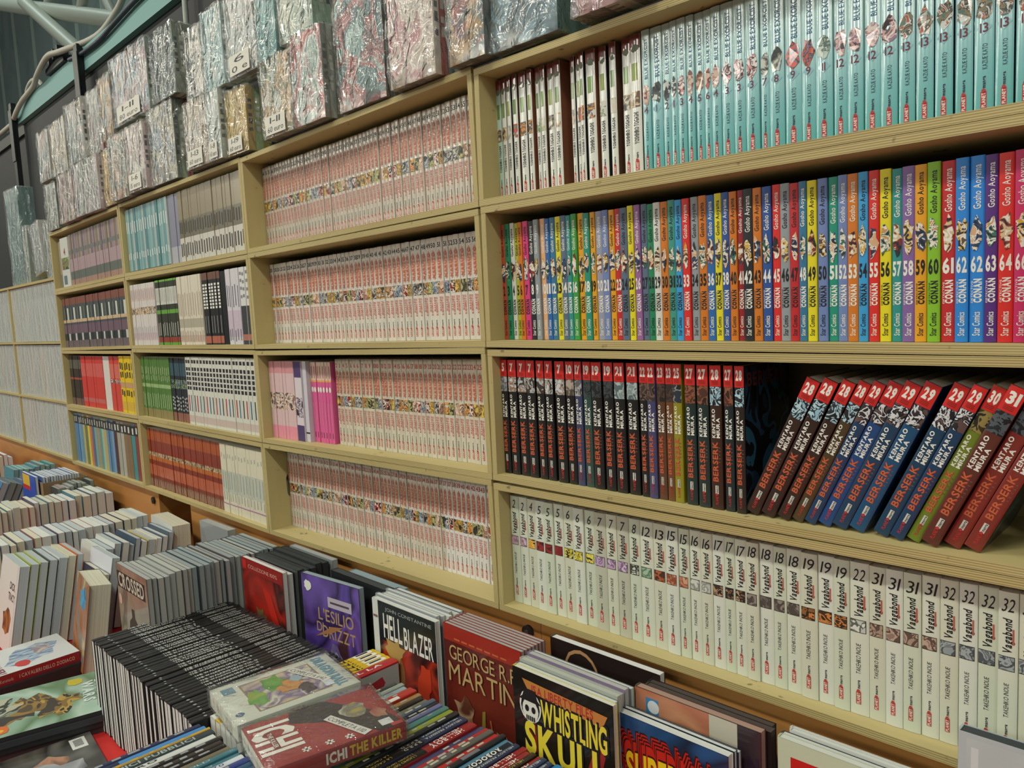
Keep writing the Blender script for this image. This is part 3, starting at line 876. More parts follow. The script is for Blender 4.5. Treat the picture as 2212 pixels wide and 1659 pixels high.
def fill(x0, x1, n, jit=0.12, seed=0):
    rn = random.Random(seed)
    w = [1 + rn.uniform(-jit, jit) for _ in range(n)]
    s = sum(w); x = x0; out = []
    for q in w:
        out.append((x, q / s * (x1 - x0))); x += q / s * (x1 - x0)
    return out

def naruto_row(r, x0, x1, n, start, numc, glossy, base, ordo=0, y0=0.045, dupes=1.3, whites=0):
    num = start
    for i, (x, w) in enumerate(fill(x0, x1, n, 0.10, r)):
        tq = int(round((w - 0.0005) * 10000 / 2)) * 2
        t = tq / 10000
        c = base if i < n - whites else '#d6d4d0'
        cm = mat(c, 0.22 if glossy else 0.45, 0.8 if glossy else 0.2)
        v = box_book(t, 0.1755, 0.115, cm, PAPER)
        e = ob('bagged_manga', v, None, (x, y0 + random.Random(i * 5 + r).uniform(-0.0015, 0.0015), zfloor(2, r, x)))
        tag(e, 'white manga with orange logo, %s from left, %s crate of middle column' % (ordn(i + 1 + ordo), ROWN[r]), 'book', 'white and orange manga in the middle column')
        ob('spine_print', nar_common(tq, (i * 3 // 4 + r * 2) if i % 5 else i, numc, glossy), e)
        ob('volume_number', num_mesh(num, t, 0.1755, mat(numc, 0.5)), e)
        if glossy or (i * 7 + r) % 3 == 0 and i < n * 0.8:
            ob('clear_bag', bag_mesh(t, 0.1755, 0.115), e)
        if random.Random(i + 31 * r).random() > 1 - 1 / dupes:
            num += 1
naruto_row(0, -0.7435, -0.0125, 57, 14, '#4a463e', True, '#c9beb2', y0=0.042)
naruto_row(1, -0.7435, -0.0125, 51, 20, '#2c2a2c', False, '#cfc9bf', y0=0.045)
naruto_row(3, -0.7435, -0.0125, 60, 1, '#a8443c', False, '#cbc4b8', y0=0.052, whites=14)
naruto_row(2, -0.4990, -0.0125, 37, 2, '#b84a3c', False, '#cbc5b4', ordo=19, y0=0.040)

# left end of the third crate: pale pink, violet, white and bright pink volumes
def band_book(t, h, d, cm, bands, pm=None, key=None):
    """closed volume whose spine carries printed bands: (z0, z1, material)"""
    k = ('band', round(t, 4), round(h, 4), cm, tuple(bands))
    if k in _BM:
        return _BM[k]
    mb = MB(); pm = pm or PAPER
    mb.box(0, t, 0.0, d, 0, h, cm, [pm, pm, cm, cm, pm, cm])
    mb.f.pop(2); mb.m.pop(2)
    zs = sorted(set([0.0, 1.0] + [b[0] for b in bands] + [b[1] for b in bands]))
    for a, b in zip(zs[:-1], zs[1:]):
        m = cm
        for z0, z1, bm_ in bands:
            if z0 <= (a + b) / 2 <= z1: m = bm_
        mb.poly([(0, 0, a * h), (t, 0, a * h), (t, 0, b * h), (0, 0, b * h)], m)
    _BM[k] = mb.mesh('volume')
    return _BM[k]

def run(c, r, x0, x1, n, h, cm, bands, what, group, name='comic_digest', y0=0.02, lean=0.0, txt=None, alt=None, jit=0.1, prints=None):
    for i, (x, w) in enumerate(fill(x0, x1, n, jit, int(x0 * -1000))):
        t = round(w - 0.0006, 4)
        bs = bands if not alt else alt[i % len(alt)]
        cmm = cm if not isinstance(cm, list) else cm[i % len(cm)]
        e = ob(name, band_book(t, h, 0.115, cmm, bs), None, (x + h * math.sin(abs(lean)) * 0 , y0 + random.Random(i).uniform(-0.001, 0.001), zfloor(c, r, x)), (0, lean, 0))
        lab = what if n == 1 else '%s, %s from left of its run' % (what, ordn(i + 1))
        tag(e, lab, 'book', group)
        if prints:
            mb = MB(); prints(mb, t, h, i); mb.v = [(a, b - 0.0003, q) for a, b, q in mb.v]
            ob('spine_print', mb.mesh('spine_print'), e)

pinkp = mat('#d98a9c', 0.45); wht = mat('#d2ccca', 0.45)
run(2, 2, -0.7425, -0.6325, 9, 0.172, mat('#cfb2b4', 0.45, 0.2), ((0.0, 0.17, pinkp), (0.38, 0.6, pic(('#3a3238', '#c8a890', '#d8d0c8', '#8a6a5c'), 160)), (0.85, 1.0, mat('#c88a90', 0.45))),
    'pale pink manga left of the bright pink ones', 'pale pink manga', 'pocket_manga', 0.022)
run(2, 2, -0.6320, -0.6010, 2, 0.172, mat('#cfc6cc', 0.45), ((0.0, 0.2, mat('#4a3a68', 0.45)), (0.3, 0.55, pic(('#2a2430', '#c8c0c8', '#6a5a6a'), 160)), (0.8, 1.0, mat('#4a3a68', 0.45))), 'violet topped manga beside the pink ones', 'violet manga', 'pocket_manga', 0.022)
run(2, 2, -0.6005, -0.5850, 1, 0.172, mat('#c4c2cc', 0.4), ((0.1, 0.12, INK),), 'single plain white volume left of bright pink manga', 'white volumes', 'pocket_manga', 0.024)
def mag2(mb, t, h, i):
    mb.blob((0, 0.0002, 0), (1, 0, 0), U, t * 0.5, h * 0.66, t * 0.36, h * 0.035, WHITE, 10, 0, 0)
    mb.rect((0, 0, 0), (1, 0, 0), U, t * 0.35, t * 0.65, h * 0.80, h * 0.95, mat('#a86a64', 0.5))
    mb.rect((0, 0, 0), (1, 0, 0), U, t * 0.4, t * 0.6, h * 0.22, h * 0.50, mat('#d87a9c', 0.5))
    mb.rect((0, 0, 0), (1, 0, 0), U, t * 0.4, t * 0.6, h * 0.06, h * 0.13, mat('#6a2a48', 0.5))
run(2, 2, -0.5845, -0.5050, 7, 0.170, mat('#cf5a90', 0.4, 0.2), ((0.755, 0.775, mat('#d8a04a', 0.5)), (0.775, 1.0, mat('#cdb8a8', 0.5))), 'bright pink manga with white number dot', 'bright pink manga', 'pocket_manga', 0.034, prints=mag2)

# ------------------------------------------------------------------ second column from the left
def marks(col, spans, wf=0.5):
    m = mat(col, 0.5)
    def f(mb, t, h, i):
        for k, (a, b) in enumerate(spans):
            o = 0.012 * math.sin(i * 2.3 + k)
            mb.rect((0, 0, 0), (1, 0, 0), U, t * (0.5 - wf / 2), t * (0.5 + wf / 2), h * (a + o), h * (b + o), m)
    return f
G3 = 'volumes in the crates left of the middle column'
teal3 = [mat('#7fa8a8', 0.25, 0.7), mat('#8fb0b0', 0.25, 0.7), mat('#6f9ea2', 0.25, 0.7), mat('#a9b6b4', 0.25, 0.7), mat('#57898e', 0.25, 0.7)]
run(3, 0, -1.5150, -1.2050, 19, 0.178, teal3, ((0.0, 0.02, INK),), 'bagged teal volume, top crate', G3, y0=0.012, prints=marks('#cdd6d4', ((0.2, 0.3), (0.62, 0.8)), 0.3))
run(3, 0, -1.2045, -1.1400, 3, 0.178, mat('#8a8a9c', 0.25, 0.7), ((0.0, 0.25, mat('#a8a8b0', 0.3)),), 'bagged violet-grey volume, top crate', G3, y0=0.014)
run(3, 0, -1.1390, -0.7700, 27, 0.178, mat('#8f846c', 0.25, 0.7), ((0.0, 0.34, mat('#c9c6bc', 0.3, 0.5)), (0.34, 0.6, mat('#6f6a58', 0.3, 0.5)), (0.9, 1.0, mat('#7d7058', 0.3, 0.5))), 'bagged olive volume with white foot, top crate', G3, y0=0.012, prints=marks('#3c3a34', ((0.08, 0.26), (0.4, 0.56)), 0.45))
run(3, 1, -1.5250 + 0.012, -1.3280, 13, 0.174, mat('#cbc6c2', 0.4), ((0.5, 0.62, pic(('#b89a78', '#3a3430', '#d0c8c0', '#c8a05c'), 140)), (0.08, 0.2, mat('#c4b0b0', 0.5)), (0.72, 0.92, mat('#c6b4ac', 0.5))), 'white volume with small picture, second crate', G3, y0=0.006, prints=marks('#9a98a4', ((0.1, 0.3), (0.75, 0.9)), 0.25))
run(3, 1, -1.3270, -1.1810, 10, 0.176, mat('#33372c', 0.35), ((0.0, 0.04, mat('#5f9a34', 0.4)), (0.04, 0.12, mat('#8a3a2c', 0.4)), (0.48, 0.54, mat('#5f9a34', 0.4)), (0.62, 0.88, mat('#c3c4bc', 0.4)), (0.97, 1.0, mat('#6aa83c', 0.4))), 'black volume with green and white bands, second crate', G3, y0=0.008, prints=marks('#a8aaa0', ((0.14, 0.34), (0.66, 0.86)), 0.3))
run(3, 1, -1.1800, -1.0300, 10, 0.176, mat('#cfc8b8', 0.4), ((0.25, 0.38, mat('#a8a290', 0.4)), (0.04, 0.14, mat('#c0a89a', 0.4))), 'cream volume with pale brown marks, second crate', G3, y0=0.008, prints=marks('#a89a88', ((0.05, 0.2), (0.42, 0.75)), 0.3))
run(3, 1, -1.0290, -0.9260, 6, 0.176, mat('#1f2022', 0.35), ((0.02, 0.12, mat('#a8604c', 0.4)), (0.9, 1.0, mat('#6a4a3c', 0.4))), 'black volume with white lettering, second crate', G3, y0=0.010, prints=lambda mb, t, h, i: [mb.rect((0, 0, 0), (1, 0, 0), U, t * 0.2, t * 0.8, h * (0.5 + 0.045 * k), h * (0.5 + 0.045 * k + 0.03), WHITE) for k in range(8)] + [mb.rect((0, 0, 0), (1, 0, 0), U, t * 0.35, t * 0.65, h * 0.16, h * 0.4, mat('#6a6c6c', 0.5))])
run(3, 1, -0.9250, -0.8990, 1, 0.174, mat('#18191c', 0.35), (), 'thick black volume without markings, second crate', G3, y0=0.010)
run(3, 1, -0.8980, -0.8280, 5, 0.176, mat('#c9c6cc', 0.4), ((0.1, 0.45, mat('#bfb0c0', 0.4)),), 'white volume with lilac foot, second crate', G3, y0=0.010, prints=marks('#6a6a78', ((0.05, 0.2), (0.5, 0.78)), 0.3))
run(3, 1, -0.8270, -0.7690, 4, 0.176, mat('#cfcfce', 0.4), ((0.0, 0.5, mat('#3a3e42', 0.35)), (0.05, 0.13, mat('#a86a58', 0.4))), 'white volume with black lower half, second crate', G3, y0=0.010, prints=marks('#7a7c80', ((0.6, 0.64), (0.7, 0.74), (0.8, 0.84), (0.9, 0.94)), 0.6))
run(3, 2, -1.5130, -1.2950, 15, 0.174, mat('#4d7434', 0.4), ((0.0, 0.14, mat('#8a7c50', 0.4)), (0.5, 0.56, mat('#8fae74', 0.4))), 'green volume with pale lettering, third crate', G3, y0=0.016, prints=marks('#9ab084', ((0.62, 0.7), (0.72, 0.84), (0.17, 0.4)), 0.3))
run(3, 2, -1.2940, -1.1750, 9, 0.174, mat('#252c32', 0.35), ((0.0, 0.14, mat('#8a5c4c', 0.4)), (0.52, 0.66, pic(('#3a5a64', '#8aa06a', '#2a3034', '#6a7a90'), 120)), (0.72, 0.92, mat('#38505c', 0.4))), 'black and blue volume, third crate', G3, y0=0.016, prints=marks('#a8aca8', ((0.18, 0.21), (0.24, 0.27), (0.3, 0.33), (0.36, 0.39)), 0.55))
run(3, 2, -1.1730, -0.7690, 22, 0.178, mat('#cbcdc2', 0.4), ((0.04, 0.14, mat('#c0b0a8', 0.4)),), 'white volume with black block lettering, third crate', G3, y0=0.010, prints=lambda mb, t, h, i: [mb.rect((0, 0, 0), (1, 0, 0), U, t * 0.18, t * 0.82, h * a, h * (a + 0.05), INK) for a in (0.52, 0.59, 0.66, 0.73, 0.80, 0.91)] + [mb.rect((0, 0, 0), (1, 0, 0), U, t * 0.35, t * 0.65, h * 0.2, h * 0.44, mat(['#a83a34', '#3a6a88', '#4a4c4e'][i % 3], 0.5))])
rust = ((0.0, 0.14, mat('#7d5444', 0.35)), (0.14, 0.2, mat('#7a3424', 0.35)), (0.2, 0.38, mat('#b0583c', 0.35, 0.3)), (0.38, 0.46, mat('#7c2c1c', 0.35)), (0.46, 0.53, mat('#b0602c', 0.35)), (0.53, 0.6, pic(('#8a7a5c', '#c0a880', '#5a4a3c'), 160)), (0.6, 0.8, mat('#7f2a1a', 0.35, 0.3)), (0.8, 0.96, mat('#a04a20', 0.35, 0.3)))
run(3, 3, -1.5130, -1.0130, 42, 0.174, mat('#8a3c22', 0.35, 0.4), rust, 'rust-brown banded volume, lowest crate', G3, y0=0.016, prints=marks('#a8907c', ((0.02, 0.12),), 0.3))
run(3, 3, -1.0110, -0.7690, 15, 0.174, mat('#cfcab4', 0.4), ((0.12, 0.14, mat('#a87a98', 0.4)), (0.3, 0.62, mat('#b8bcae', 0.4))), 'cream volume with thin violet line, lowest crate', G3, y0=0.012, prints=marks('#9aa09a', ((0.18, 0.3), (0.35, 0.6), (0.8, 0.86)), 0.25))

# ------------------------------------------------------------------ leftmost column
G4 = 'volumes in the leftmost column of crates'
run(4, 0, -2.2200, -2.1680, 3, 0.165, mat('#9c9284', 0.3, 0.5), ((0.0, 0.3, mat('#7a7a70', 0.4)),), 'grey volume beside the number four volume, leftmost column', G4, y0=0.02)
def four(mb, t, h, i):
    htext(mb, '4', t * 0.5, h * 0.66, h * 0.12, mat('#8a2a20', 0.5), t * 0.7, 0.05)
    mb.rect((0, 0, 0), (1, 0, 0), U, t * 0.05, t * 0.95, h * 0.36, h * 0.6, pic(('#5d7a34', '#8a6a4a', '#1c3a30', '#7fa04a'), 60))
    mb.rect((0, 0, 0), (1, 0, 0), U, t * 0.15, t * 0.55, h * 0.06, h * 0.24, mat('#5a6a78', 0.5))
run(4, 0, -2.1670, -2.0800, 1, 0.170, mat('#cfd3cc', 0.3, 0.5), (), 'white volume with large red four in top left crate', G4, y0=0.012, prints=four)
run(4, 0, -2.0790, -1.5430, 30, 0.172, [mat(c, 0.25, 0.7) for c in ('#a08c82', '#8a7c74', '#a8998c', '#7a6a6c', '#9a8a92')], ((0.0, 0.12, mat('#9a7a6c', 0.4)), (0.12, 0.28, mat('#5a625c', 0.4)), (0.28, 0.52, mat('#a08a90', 0.4)), (0.62, 0.7, mat('#6a6c6a', 0.4))), 'bagged rosy grey volume, top left crate', G4, y0=0.014)
db = [((0.0, 0.14, mat('#6a5c60', 0.4)), (0.14, 0.28, mat(a, 0.4)), (0.28, 0.46, mat('#6b5664', 0.4)), (0.5, 0.56, mat('#c0a888', 0.4)), (0.56, 0.8, mat(b, 0.4)), (0.86, 1.0, mat('#7a4a3c', 0.4))) for a, b in (('#2c3438', '#3a4a48'), ('#24302e', '#5a6058'), ('#34323c', '#2c3a44'), ('#b8bcb0', '#c0c4b8'))]
run(4, 1, -2.2200, -1.5430, 38, 0.172, mat('#4a4c4e', 0.35), (), 'dark volume with rosy bands, leftmost column second crate', G4, y0=0.014, alt=db)
run(4, 2, -2.2150, -2.0850, 6, 0.174, mat('#352e28', 0.35), ((0.0, 0.14, mat('#6a4f48', 0.4)), (0.52, 0.56, mat('#9a4a34', 0.4)), (0.74, 0.92, mat('#56564c', 0.4))), 'dark brown volume, leftmost column third crate', G4, y0=0.016)
run(4, 2, -2.0840, -1.8500, 9, 0.174, mat('#c23a32', 0.4), ((0.6, 0.86, mat('#c65a54', 0.4)), (0.1, 0.18, mat('#b8605c', 0.4))), 'red volume left of the white gap, third crate', G4, y0=0.016)
run(4, 2, -1.8490, -1.7900, 1, 0.174, mat('#cfccc6', 0.4), (), 'white block between red volumes, leftmost column', G4, y0=0.016)
run(4, 2, -1.7890, -1.6850, 5, 0.174, mat('#c2453a', 0.4), ((0.5, 0.58, pic(('#d0c8c0', '#3a3034', '#b86a5c'), 120)), (0.6, 0.86, mat('#c66a5c', 0.4))), 'red volume right of the white block, third crate', G4, y0=0.016)
run(4, 2, -1.6840, -1.5620, 6, 0.176, mat('#d6b81e', 0.4), ((0.44, 0.54, mat('#b8946c', 0.4)), (0.04, 0.2, mat('#c8a83c', 0.4))), 'yellow volume with black lettering, leftmost column', G4, y0=0.012, prints=marks('#2a2c1c', ((0.62, 0.72), (0.76, 0.88), (0.3, 0.4)), 0.5))
run(4, 2, -1.5610, -1.5430, 1, 0.168, mat('#c4b8b4', 0.4), ((0.3, 0.9, mat('#8a6a6c', 0.4)),), 'thin pale volume at right of the yellow ones', G4, y0=0.012)
lab = ((0.80, 0.97, mat('#24242a', 0.4)), )
cols4 = [mat(c, 0.4) for c in ('#5c82a4', '#4f78a0', '#6c90b0', '#5a86a0', '#a8a060', '#6a6c50', '#c0bc3c', '#b86a4a', '#56607c', '#6c9a9c', '#9a8468', '#5a8a84', '#8fae9c', '#b09a5c')]
run(4, 3, -2.2180, -1.8000, 17, 0.174, cols4, lab, 'coloured volume with black title block, lowest left crate', G4, y0=0.014, prints=marks('#a8aaa0', ((0.83, 0.94),), 0.4))
cols5 = [mat(c, 0.4) for c in ('#4a2a2c', '#9a9c90', '#a4a49c', '#7f6a4c', '#7a6448', '#3c8488', '#7f3a34')]
run(4, 3, -1.7990, -1.5430, 8, 0.174, cols5, lab, 'thick muted volume with black title block, lowest left crate', G4, y0=0.014, prints=marks('#c0c2ba', ((0.83, 0.94),), 0.4))

# ------------------------------------------------------------------ far shelf unit, filmed over
fu = ob('shelf_unit', None, None, (-4.2, 0.03, 1.03)); tag(fu, 'far plywood shelf unit at the left edge behind clear film', 'shelf')
ZB = (1.033, 1.2500, 1.4780, 1.7160)
for z in ZB:
    mb = MB(); mb.box(0, 1.93, 0, 0.16, z - 1.03 - 0.009, z - 1.03, PH); ob('shelf_board', mb.mesh('shelf_board'), fu)
for i in range(3):
    for x in (0.0, 0.38, 1.145, 1.922):
        mb = MB(); mb.box(x, x + 0.009, 0.0002, 0.16, ZB[i] - 1.03 + 0.0003, ZB[i + 1] - 1.03 - 0.0093, PV); ob('upright', mb.mesh('upright'), fu)
FC = {0: ['#8a7a80', '#9a8a7a', '#a88a7c', '#6a4a54', '#7a7c70', '#808478', '#6c7470', '#5a5a70', '#9a8070'], 1: ['#8a8c80', '#6f7478', '#7f8880', '#9a8478', '#807c84', '#7c8a64', '#b08a5a', '#8a8f84'], 2: ['#7c8480', '#878c84', '#747a7c', '#8f9286', '#7a8084']}
for i in range(3):
    for j, (xa, xb) in enumerate(((-3.805, -3.062), (-3.040, -2.285))):
        for k, (x, w) in enumerate(fill(xa, xb, 11, 0.3, i * 5 + j)):
            zt = ZB[i + 1] - ZB[i] - (0.03 if i < 2 else 0.065)
            t = round(w - 0.002, 4)
            cc = FC[i][(k + j) % len(FC[i])]
            e = ob('stored_volume', band_book(t, zt, 0.1, mat(cc, 0.5), ()), None, (x, 0.046, ZB[i] + 0.0006))
            tag(e, '%s muted volume in the %s cell of the far unit, %s shelf' % (ordn(k + 1), ('left', 'right')[j], ('lower', 'middle', 'upper')[i]), 'book', 'volumes behind film in the far shelf unit')
        mb = MB()
        mb.box(xa - 0.004, xb + 0.004, 0, 0.0006, 0, ZB[i + 1] - ZB[i] - 0.014, plastic(0.34, 22, 0.4, 0.15, 1.0))
        f = ob('dust_film', mb.mesh('dust_film'), None, (0, 0.038, ZB[i] + 0.001))
        tag(f, 'clear dust film over the %s %s cell of far unit' % (('lower', 'middle', 'upper')[i], ('left', 'right')[j]), 'film', 'dust films on the far shelf unit')

# ------------------------------------------------------------------ shrink-wrapped sets on top of the crates
wrap_m = plastic(0.10, 30, 0.75, 0.08, 2.2)
def wrap_mesh(w, d, h, seed):
    """slack crinkled film round a stack of books, with a gathered top edge"""
    rn = random.Random(seed)
    bm = bmesh.new()
    g = bmesh.ops.create_cube(bm, size=1.0)
    for v in bm.verts:
        v.co = Vector(((v.co.x + 0.5) * w, (v.co.y + 0.5) * d, (v.co.z + 0.5) * h))
    bmesh.ops.subdivide_edges(bm, edges=list(bm.edges), cuts=6, use_grid_fill=True)
    for v in bm.verts:
        n = Vector((0, 0, 0))
        k = rn.uniform(0.0, 0.0034)
        if v.co.x < 1e-5: n.x = -1
        if v.co.x > w - 1e-5: n.x = 1
        if v.co.y < 1e-5: n.y = -1
        if v.co.z > h - 1e-5: n.z = 1
        v.co += n * (0.0009 + k)
    me = bpy.data.meshes.new('clear_wrap'); bm.to_mesh(me); bm.free()
    me.materials.append(wrap_m)
    me.polygons.foreach_set('use_smooth', [rn.random() < 0.4 for _ in me.polygons])
    return me

NOTE = mat('#d2d0c6', 0.6)
def wset(name, label, x0, x1, zb, h, y0, d, n, pal, spinec, title=None, tcol=None, note=None, tz=0.8, panel=None, scale=30, ttype='w'):
    """stack of n books facing the aisle: covers towards -y, spines on +x"""
    w = x1 - x0
    e = ob(name, None, None, (x0, y0, zb)); tag(e, label, 'book set', 'shrink-wrapped sets on top of the crates')
    td = d / n
    for i in range(n):
        mb = MB()
        sm = mat(spinec[i % len(spinec)], 0.35, 0.4)
        fr = pic(pal, scale, 0.35, 0.4, soft=True) if i == 0 else mat(spinec[i % len(spinec)], 0.4)
        mb.box(0, w, i * td + 0.0003, (i + 1) * td - 0.0003, 0, h, sm, [PAPER, PAPER, fr, sm, sm, PAPER])
        b = ob('volume', mb.mesh('volume'), e)
        if n > 1 or td > 0.02:
            mb = MB(); yc = (i + 0.5) * td
            for k in range(5):
                za = h * (0.3 + 0.11 * k)
                mb.rect((w + 0.0002, yc, za), (0, 1, 0), (0, 0, 1), -td * 0.25, td * 0.25, 0, h * (0.05 + 0.03 * ((k + i) % 2)), mat('#c4c4bc' if i % 2 else '#2a2c30', 0.5))
            ob('spine_print', mb.mesh('spine_print'), b)
    mb = MB(); y = -0.0002
    if panel:
        mb.rect((0, y, 0), (1, 0, 0), (0, 0, 1), w * panel[0], w * panel[1], h * panel[2], h * panel[3], mat(panel[4], 0.4, 0.4)); y -= 0.0002
    rn = random.Random(int(x0 * 1000))
    for k in range(4):
        mb.blob((0, y, 0), (1, 0, 0), (0, 0, 1), w * rn.uniform(0.3, 0.7), h * rn.uniform(0.2, 0.62), w * rn.uniform(0.1, 0.26), h * rn.uniform(0.08, 0.18), pic((pal[k % len(pal)], pal[(k + 1) % len(pal)]), scale * 1.6, 0.35, 0.4, soft=True), 14, k + rn.randint(0, 99), 0.35)
        y -= 0.0001
    if title:
        mb.text(title, (w * 0.5, y, h * tz), (1, 0, 0), (0, 0, 1), h * 0.085, mat(tcol, 0.4), w=w * 0.8, bold=0.02, align='c')
    c = ob('cover_print', mb.mesh('cover_print'), e)
    ob('clear_wrap', wrap_mesh(w, d, h, int(abs(x0) * 1000)), e)
    if note:
        mb = MB(); mb.box(w * 0.12, w * 0.78, -0.0042, -0.0038, h * 0.03, h * 0.27, NOTE)
        q = ob('price_note', mb.mesh('price_note'), e)
        mb = MB()
        mb.text(note[0], (w * 0.45, -0.0044, h * 0.17), (1, 0, 0), (0, 0, 1), h * 0.075, BLACK, align='c', shear=0.15, w=w * 0.34)
        mb.text(note[1], (w * 0.45, -0.0044, h * 0.06), (1, 0, 0), (0, 0, 1), h * 0.07, BLACK, align='c', shear=0.15, w=w * 0.52)
        ob('handwriting', mb.mesh('handwriting'), q)
    return e

pale = ('#b8c0bc', '#a4b0b0', '#c8c4b8', '#8fa0a0')
Z0 = 1.8795
F = [
 (-2.215, -2.085, 0.155, 4, ('#b8bcb4', '#a0a8a0', '#c4c0b4'), ['#38443c'], None, None, None, 'pale wrapped set with dark green spines, leftmost on the crates'),
 (-2.016, -1.862, 0.155, 4, ('#b8a49a', '#c0b0a4', '#a88a80'), ['#a04a3c'], None, None, None, 'rosy wrapped set with red spines near left end'),
 (-1.850, -1.615, 0.160, 1, ('#c0b8b4', '#b0a8ac', '#a8b8a4'), ['#b8a8b0', '#a8b0b0'], None, None, None, 'wrapped pack of lilac spines beside the yellow set'),
 (-1.610, -1.515, 0.158, 3, ('#c8a83c', '#b88a3c', '#c8b46a'), ['#b09040'], None, None, None, 'yellow wrapped set second tier left, above teal spines'),
 (-1.510, -1.382, 0.174, 3, ('#c8a890', '#8a9a90', '#c4aa94'), ['#b89a90'], None, None, None, 'peach wrapped set with grey green figure shape'),
 (-1.375, -1.245, 0.170, 3, ('#ccc6be', '#c8b4b0', '#d0ccc4'), ['#c8b0b0'], None, None, ('1-6', '15 euro'), 'white wrapped set with pink border and price note'),
 (-1.238, -1.075, 0.190, 3, ('#8a98a0', '#b4b0a0', '#a8a08a', '#7f8fa0'), ['#4a5a4c', '#8fa08a', '#9a3c44'], None, None, None, 'wrapped set with green and red spines facing the aisle'),
 (-0.985, -0.865, 0.150, 2, ('#c8c6be', '#b8a490', '#d0ccc4'), ['#a8a89c'], None, None, ('1-13', '60 euro'), 'white wrapped set with handwritten note and blue title'),
 (-0.862, -0.800, 0.148, 2, ('#b8c6c4', '#c4c8c0'), ['#b0b8b0'], None, None, ('1-8', '60 euro'), 'narrow pale wrapped set left of the yellow set'),
 (-0.795, -0.698, 0.135, 3, ('#c8a84a', '#b8963c', '#c8b05a'), ['#a88a30', '#8fa878', '#8a8434'], None, None, ('1-19', '60 euro'), 'yellow wrapped set with broad green and yellow spines'),
 (-0.605, -0.487, 0.150, 2, ('#b8bcb0', '#6a7a5a', '#c09a6a', '#c8c8c0'), ['#b8bcb4'], None, None, ('1-11', '60 euro'), 'white framed wrapped set with green cover picture'),
 (-0.484, -0.376, 0.165, 4, ('#a8b8b4', '#b84a48', '#c0c8c4', '#8fa8a0'), ['#70756c', '#9aa09a'], None, None, None, 'silvery wrapped set with red blot and grey spines'),
 (-0.345, -0.205, 0.205, 1, ('#4a7a7c', '#3a5a5e', '#a04a48', '#8fb0ac'), ['#23272a'], None, None, None, 'large teal wrapped set with black spine'),
 (-0.176, -0.062, 0.190, 4, ('#cfc8c0', '#b87a80', '#d4ccc4', '#c4b4a8'), ['#c8c0b8', '#a84440', '#6f8494', '#b8c0c0'], None, None, None, 'white wrapped set with pink drawing and red spine'),
 (-0.028, 0.048, 0.180, 1, ('#a0443c', '#3c5a5c', '#b88a4c', '#284448'), ['#3c4a4c'], None, None, None, 'red and teal wrapped set directly over the column seam'),
 (0.052, 0.176, 0.170, 5, ('#5a8090', '#38464a', '#6f98a8', '#4a585a'), ['#3f7a78', '#35706c'], None, None, None, 'grey blue wrapped set with thin green spines'),
 (0.212, 0.330, 0.160, 3, ('#b48a90', '#8a4a54', '#c8a4a4', '#5a4a5c'), ['#8a6a74'], None, None, None, 'pink floral set at the top edge over pale blue spines'),
]
tops = []
for i, (x0, x1, h, n, pal, sp, ti, tc_, no, lb) in enumerate(F):
    d = {1: 0.03}.get(n, 0.013 * n)
    if i == 9: d = 0.052
    zz = Z0 + (0.0 if x0 > -1.5 else -0.004 - 0.010 * max(0, (-1.55 - x0) / 0.7))
    wset('wrapped_set', lb, x0, x1, zz, h, -0.018 if i % 3 else -0.006, d, n, pal, sp, ti, tc_, no)
    tops.append((x0, x1, zz + h))
R = [
 (-2.230, -2.100, 0.165, 2, ('#8aa0a8', '#b0b8b4', '#a88a80'), ['#a8a89c'], None, None, None, 'pale blue wrapped set at left end of upper tier'),
 (-2.095, -1.925, 0.170, 3, ('#b8a880', '#c0b8b0', '#a8a8a0'), ['#7f8068'], None, None, None, 'straw coloured wrapped set, upper tier near left end'),
 (-1.890, -1.730, 0.185, 3, ('#8a9894', '#b09a90', '#6f8480', '#a8b0ac'), ['#c8c4bc'], None, None, None, 'grey green wrapped set with white spine, upper tier'),
 (-1.690, -1.580, 0.180, 3, ('#a08a84', '#8a8f88', '#b0a49c'), ['#a04c40'], None, None, None, 'dull wrapped set with red edge, upper tier'),
 (-1.570, -1.475, 0.175, 2, ('#4a86a8', '#c89a3c', '#7a5a34', '#98a8a0'), ['#8a8070'], None, None, None, 'blue and golden wrapped set, upper tier'),
 (-1.468, -1.210, 0.180, 2, ('#9ab0b8', '#8a98b0', '#b8b4ac', '#a88a90', '#7f98a8'), ['#7f9088'], None, None, ('1-11', '80 euro'), 'broad silvery blue wrapped set, upper tier middle'),
 (-1.172, -1.030, 0.165, 4, ('#33565a', '#2a484c', '#6a7c78', '#244044'), ['#7f8878'], None, None, None, 'dark teal wrapped set with pale lettering, upper tier'),
 (-0.975, -0.880, 0.160, 2, ('#cfccc6', '#3c5450', '#d4d0c8', '#c8c8c0'), ['#b8b8b0'], None, None, None, 'white wrapped set with red script title, upper tier'),
 (-0.874, -0.775, 0.170, 2, ('#a8c4c4', '#8fb4b8', '#c8d0cc'), ['#a0b8b8'], None, None, None, 'icy wrapped set with strong glare, upper tier'),
 (-0.765, -0.630, 0.170, 3, ('#c4c8c4', '#a8b4b8', '#c8c4bc', '#9aa8a4'), ['#a8b4ac'], None, None, ('6', '0 e'), 'white wrapped set jutting out over the yellow set'),
 (-0.622, -0.545, 0.170, 2, ('#4f9a9a', '#3f8488', '#6fb0ac'), ['#3c7a7c'], 'MON', '#b8d4d0', None, 'teal wrapped set with white lettering, upper tier'),
 (-0.540, -0.415, 0.170, 3, ('#b4c0b0', '#a8b8b0', '#c4c8b8'), ['#9ab4a0'], None, None, None, 'pale green wrapped set, rightmost of the upper tier'),
]
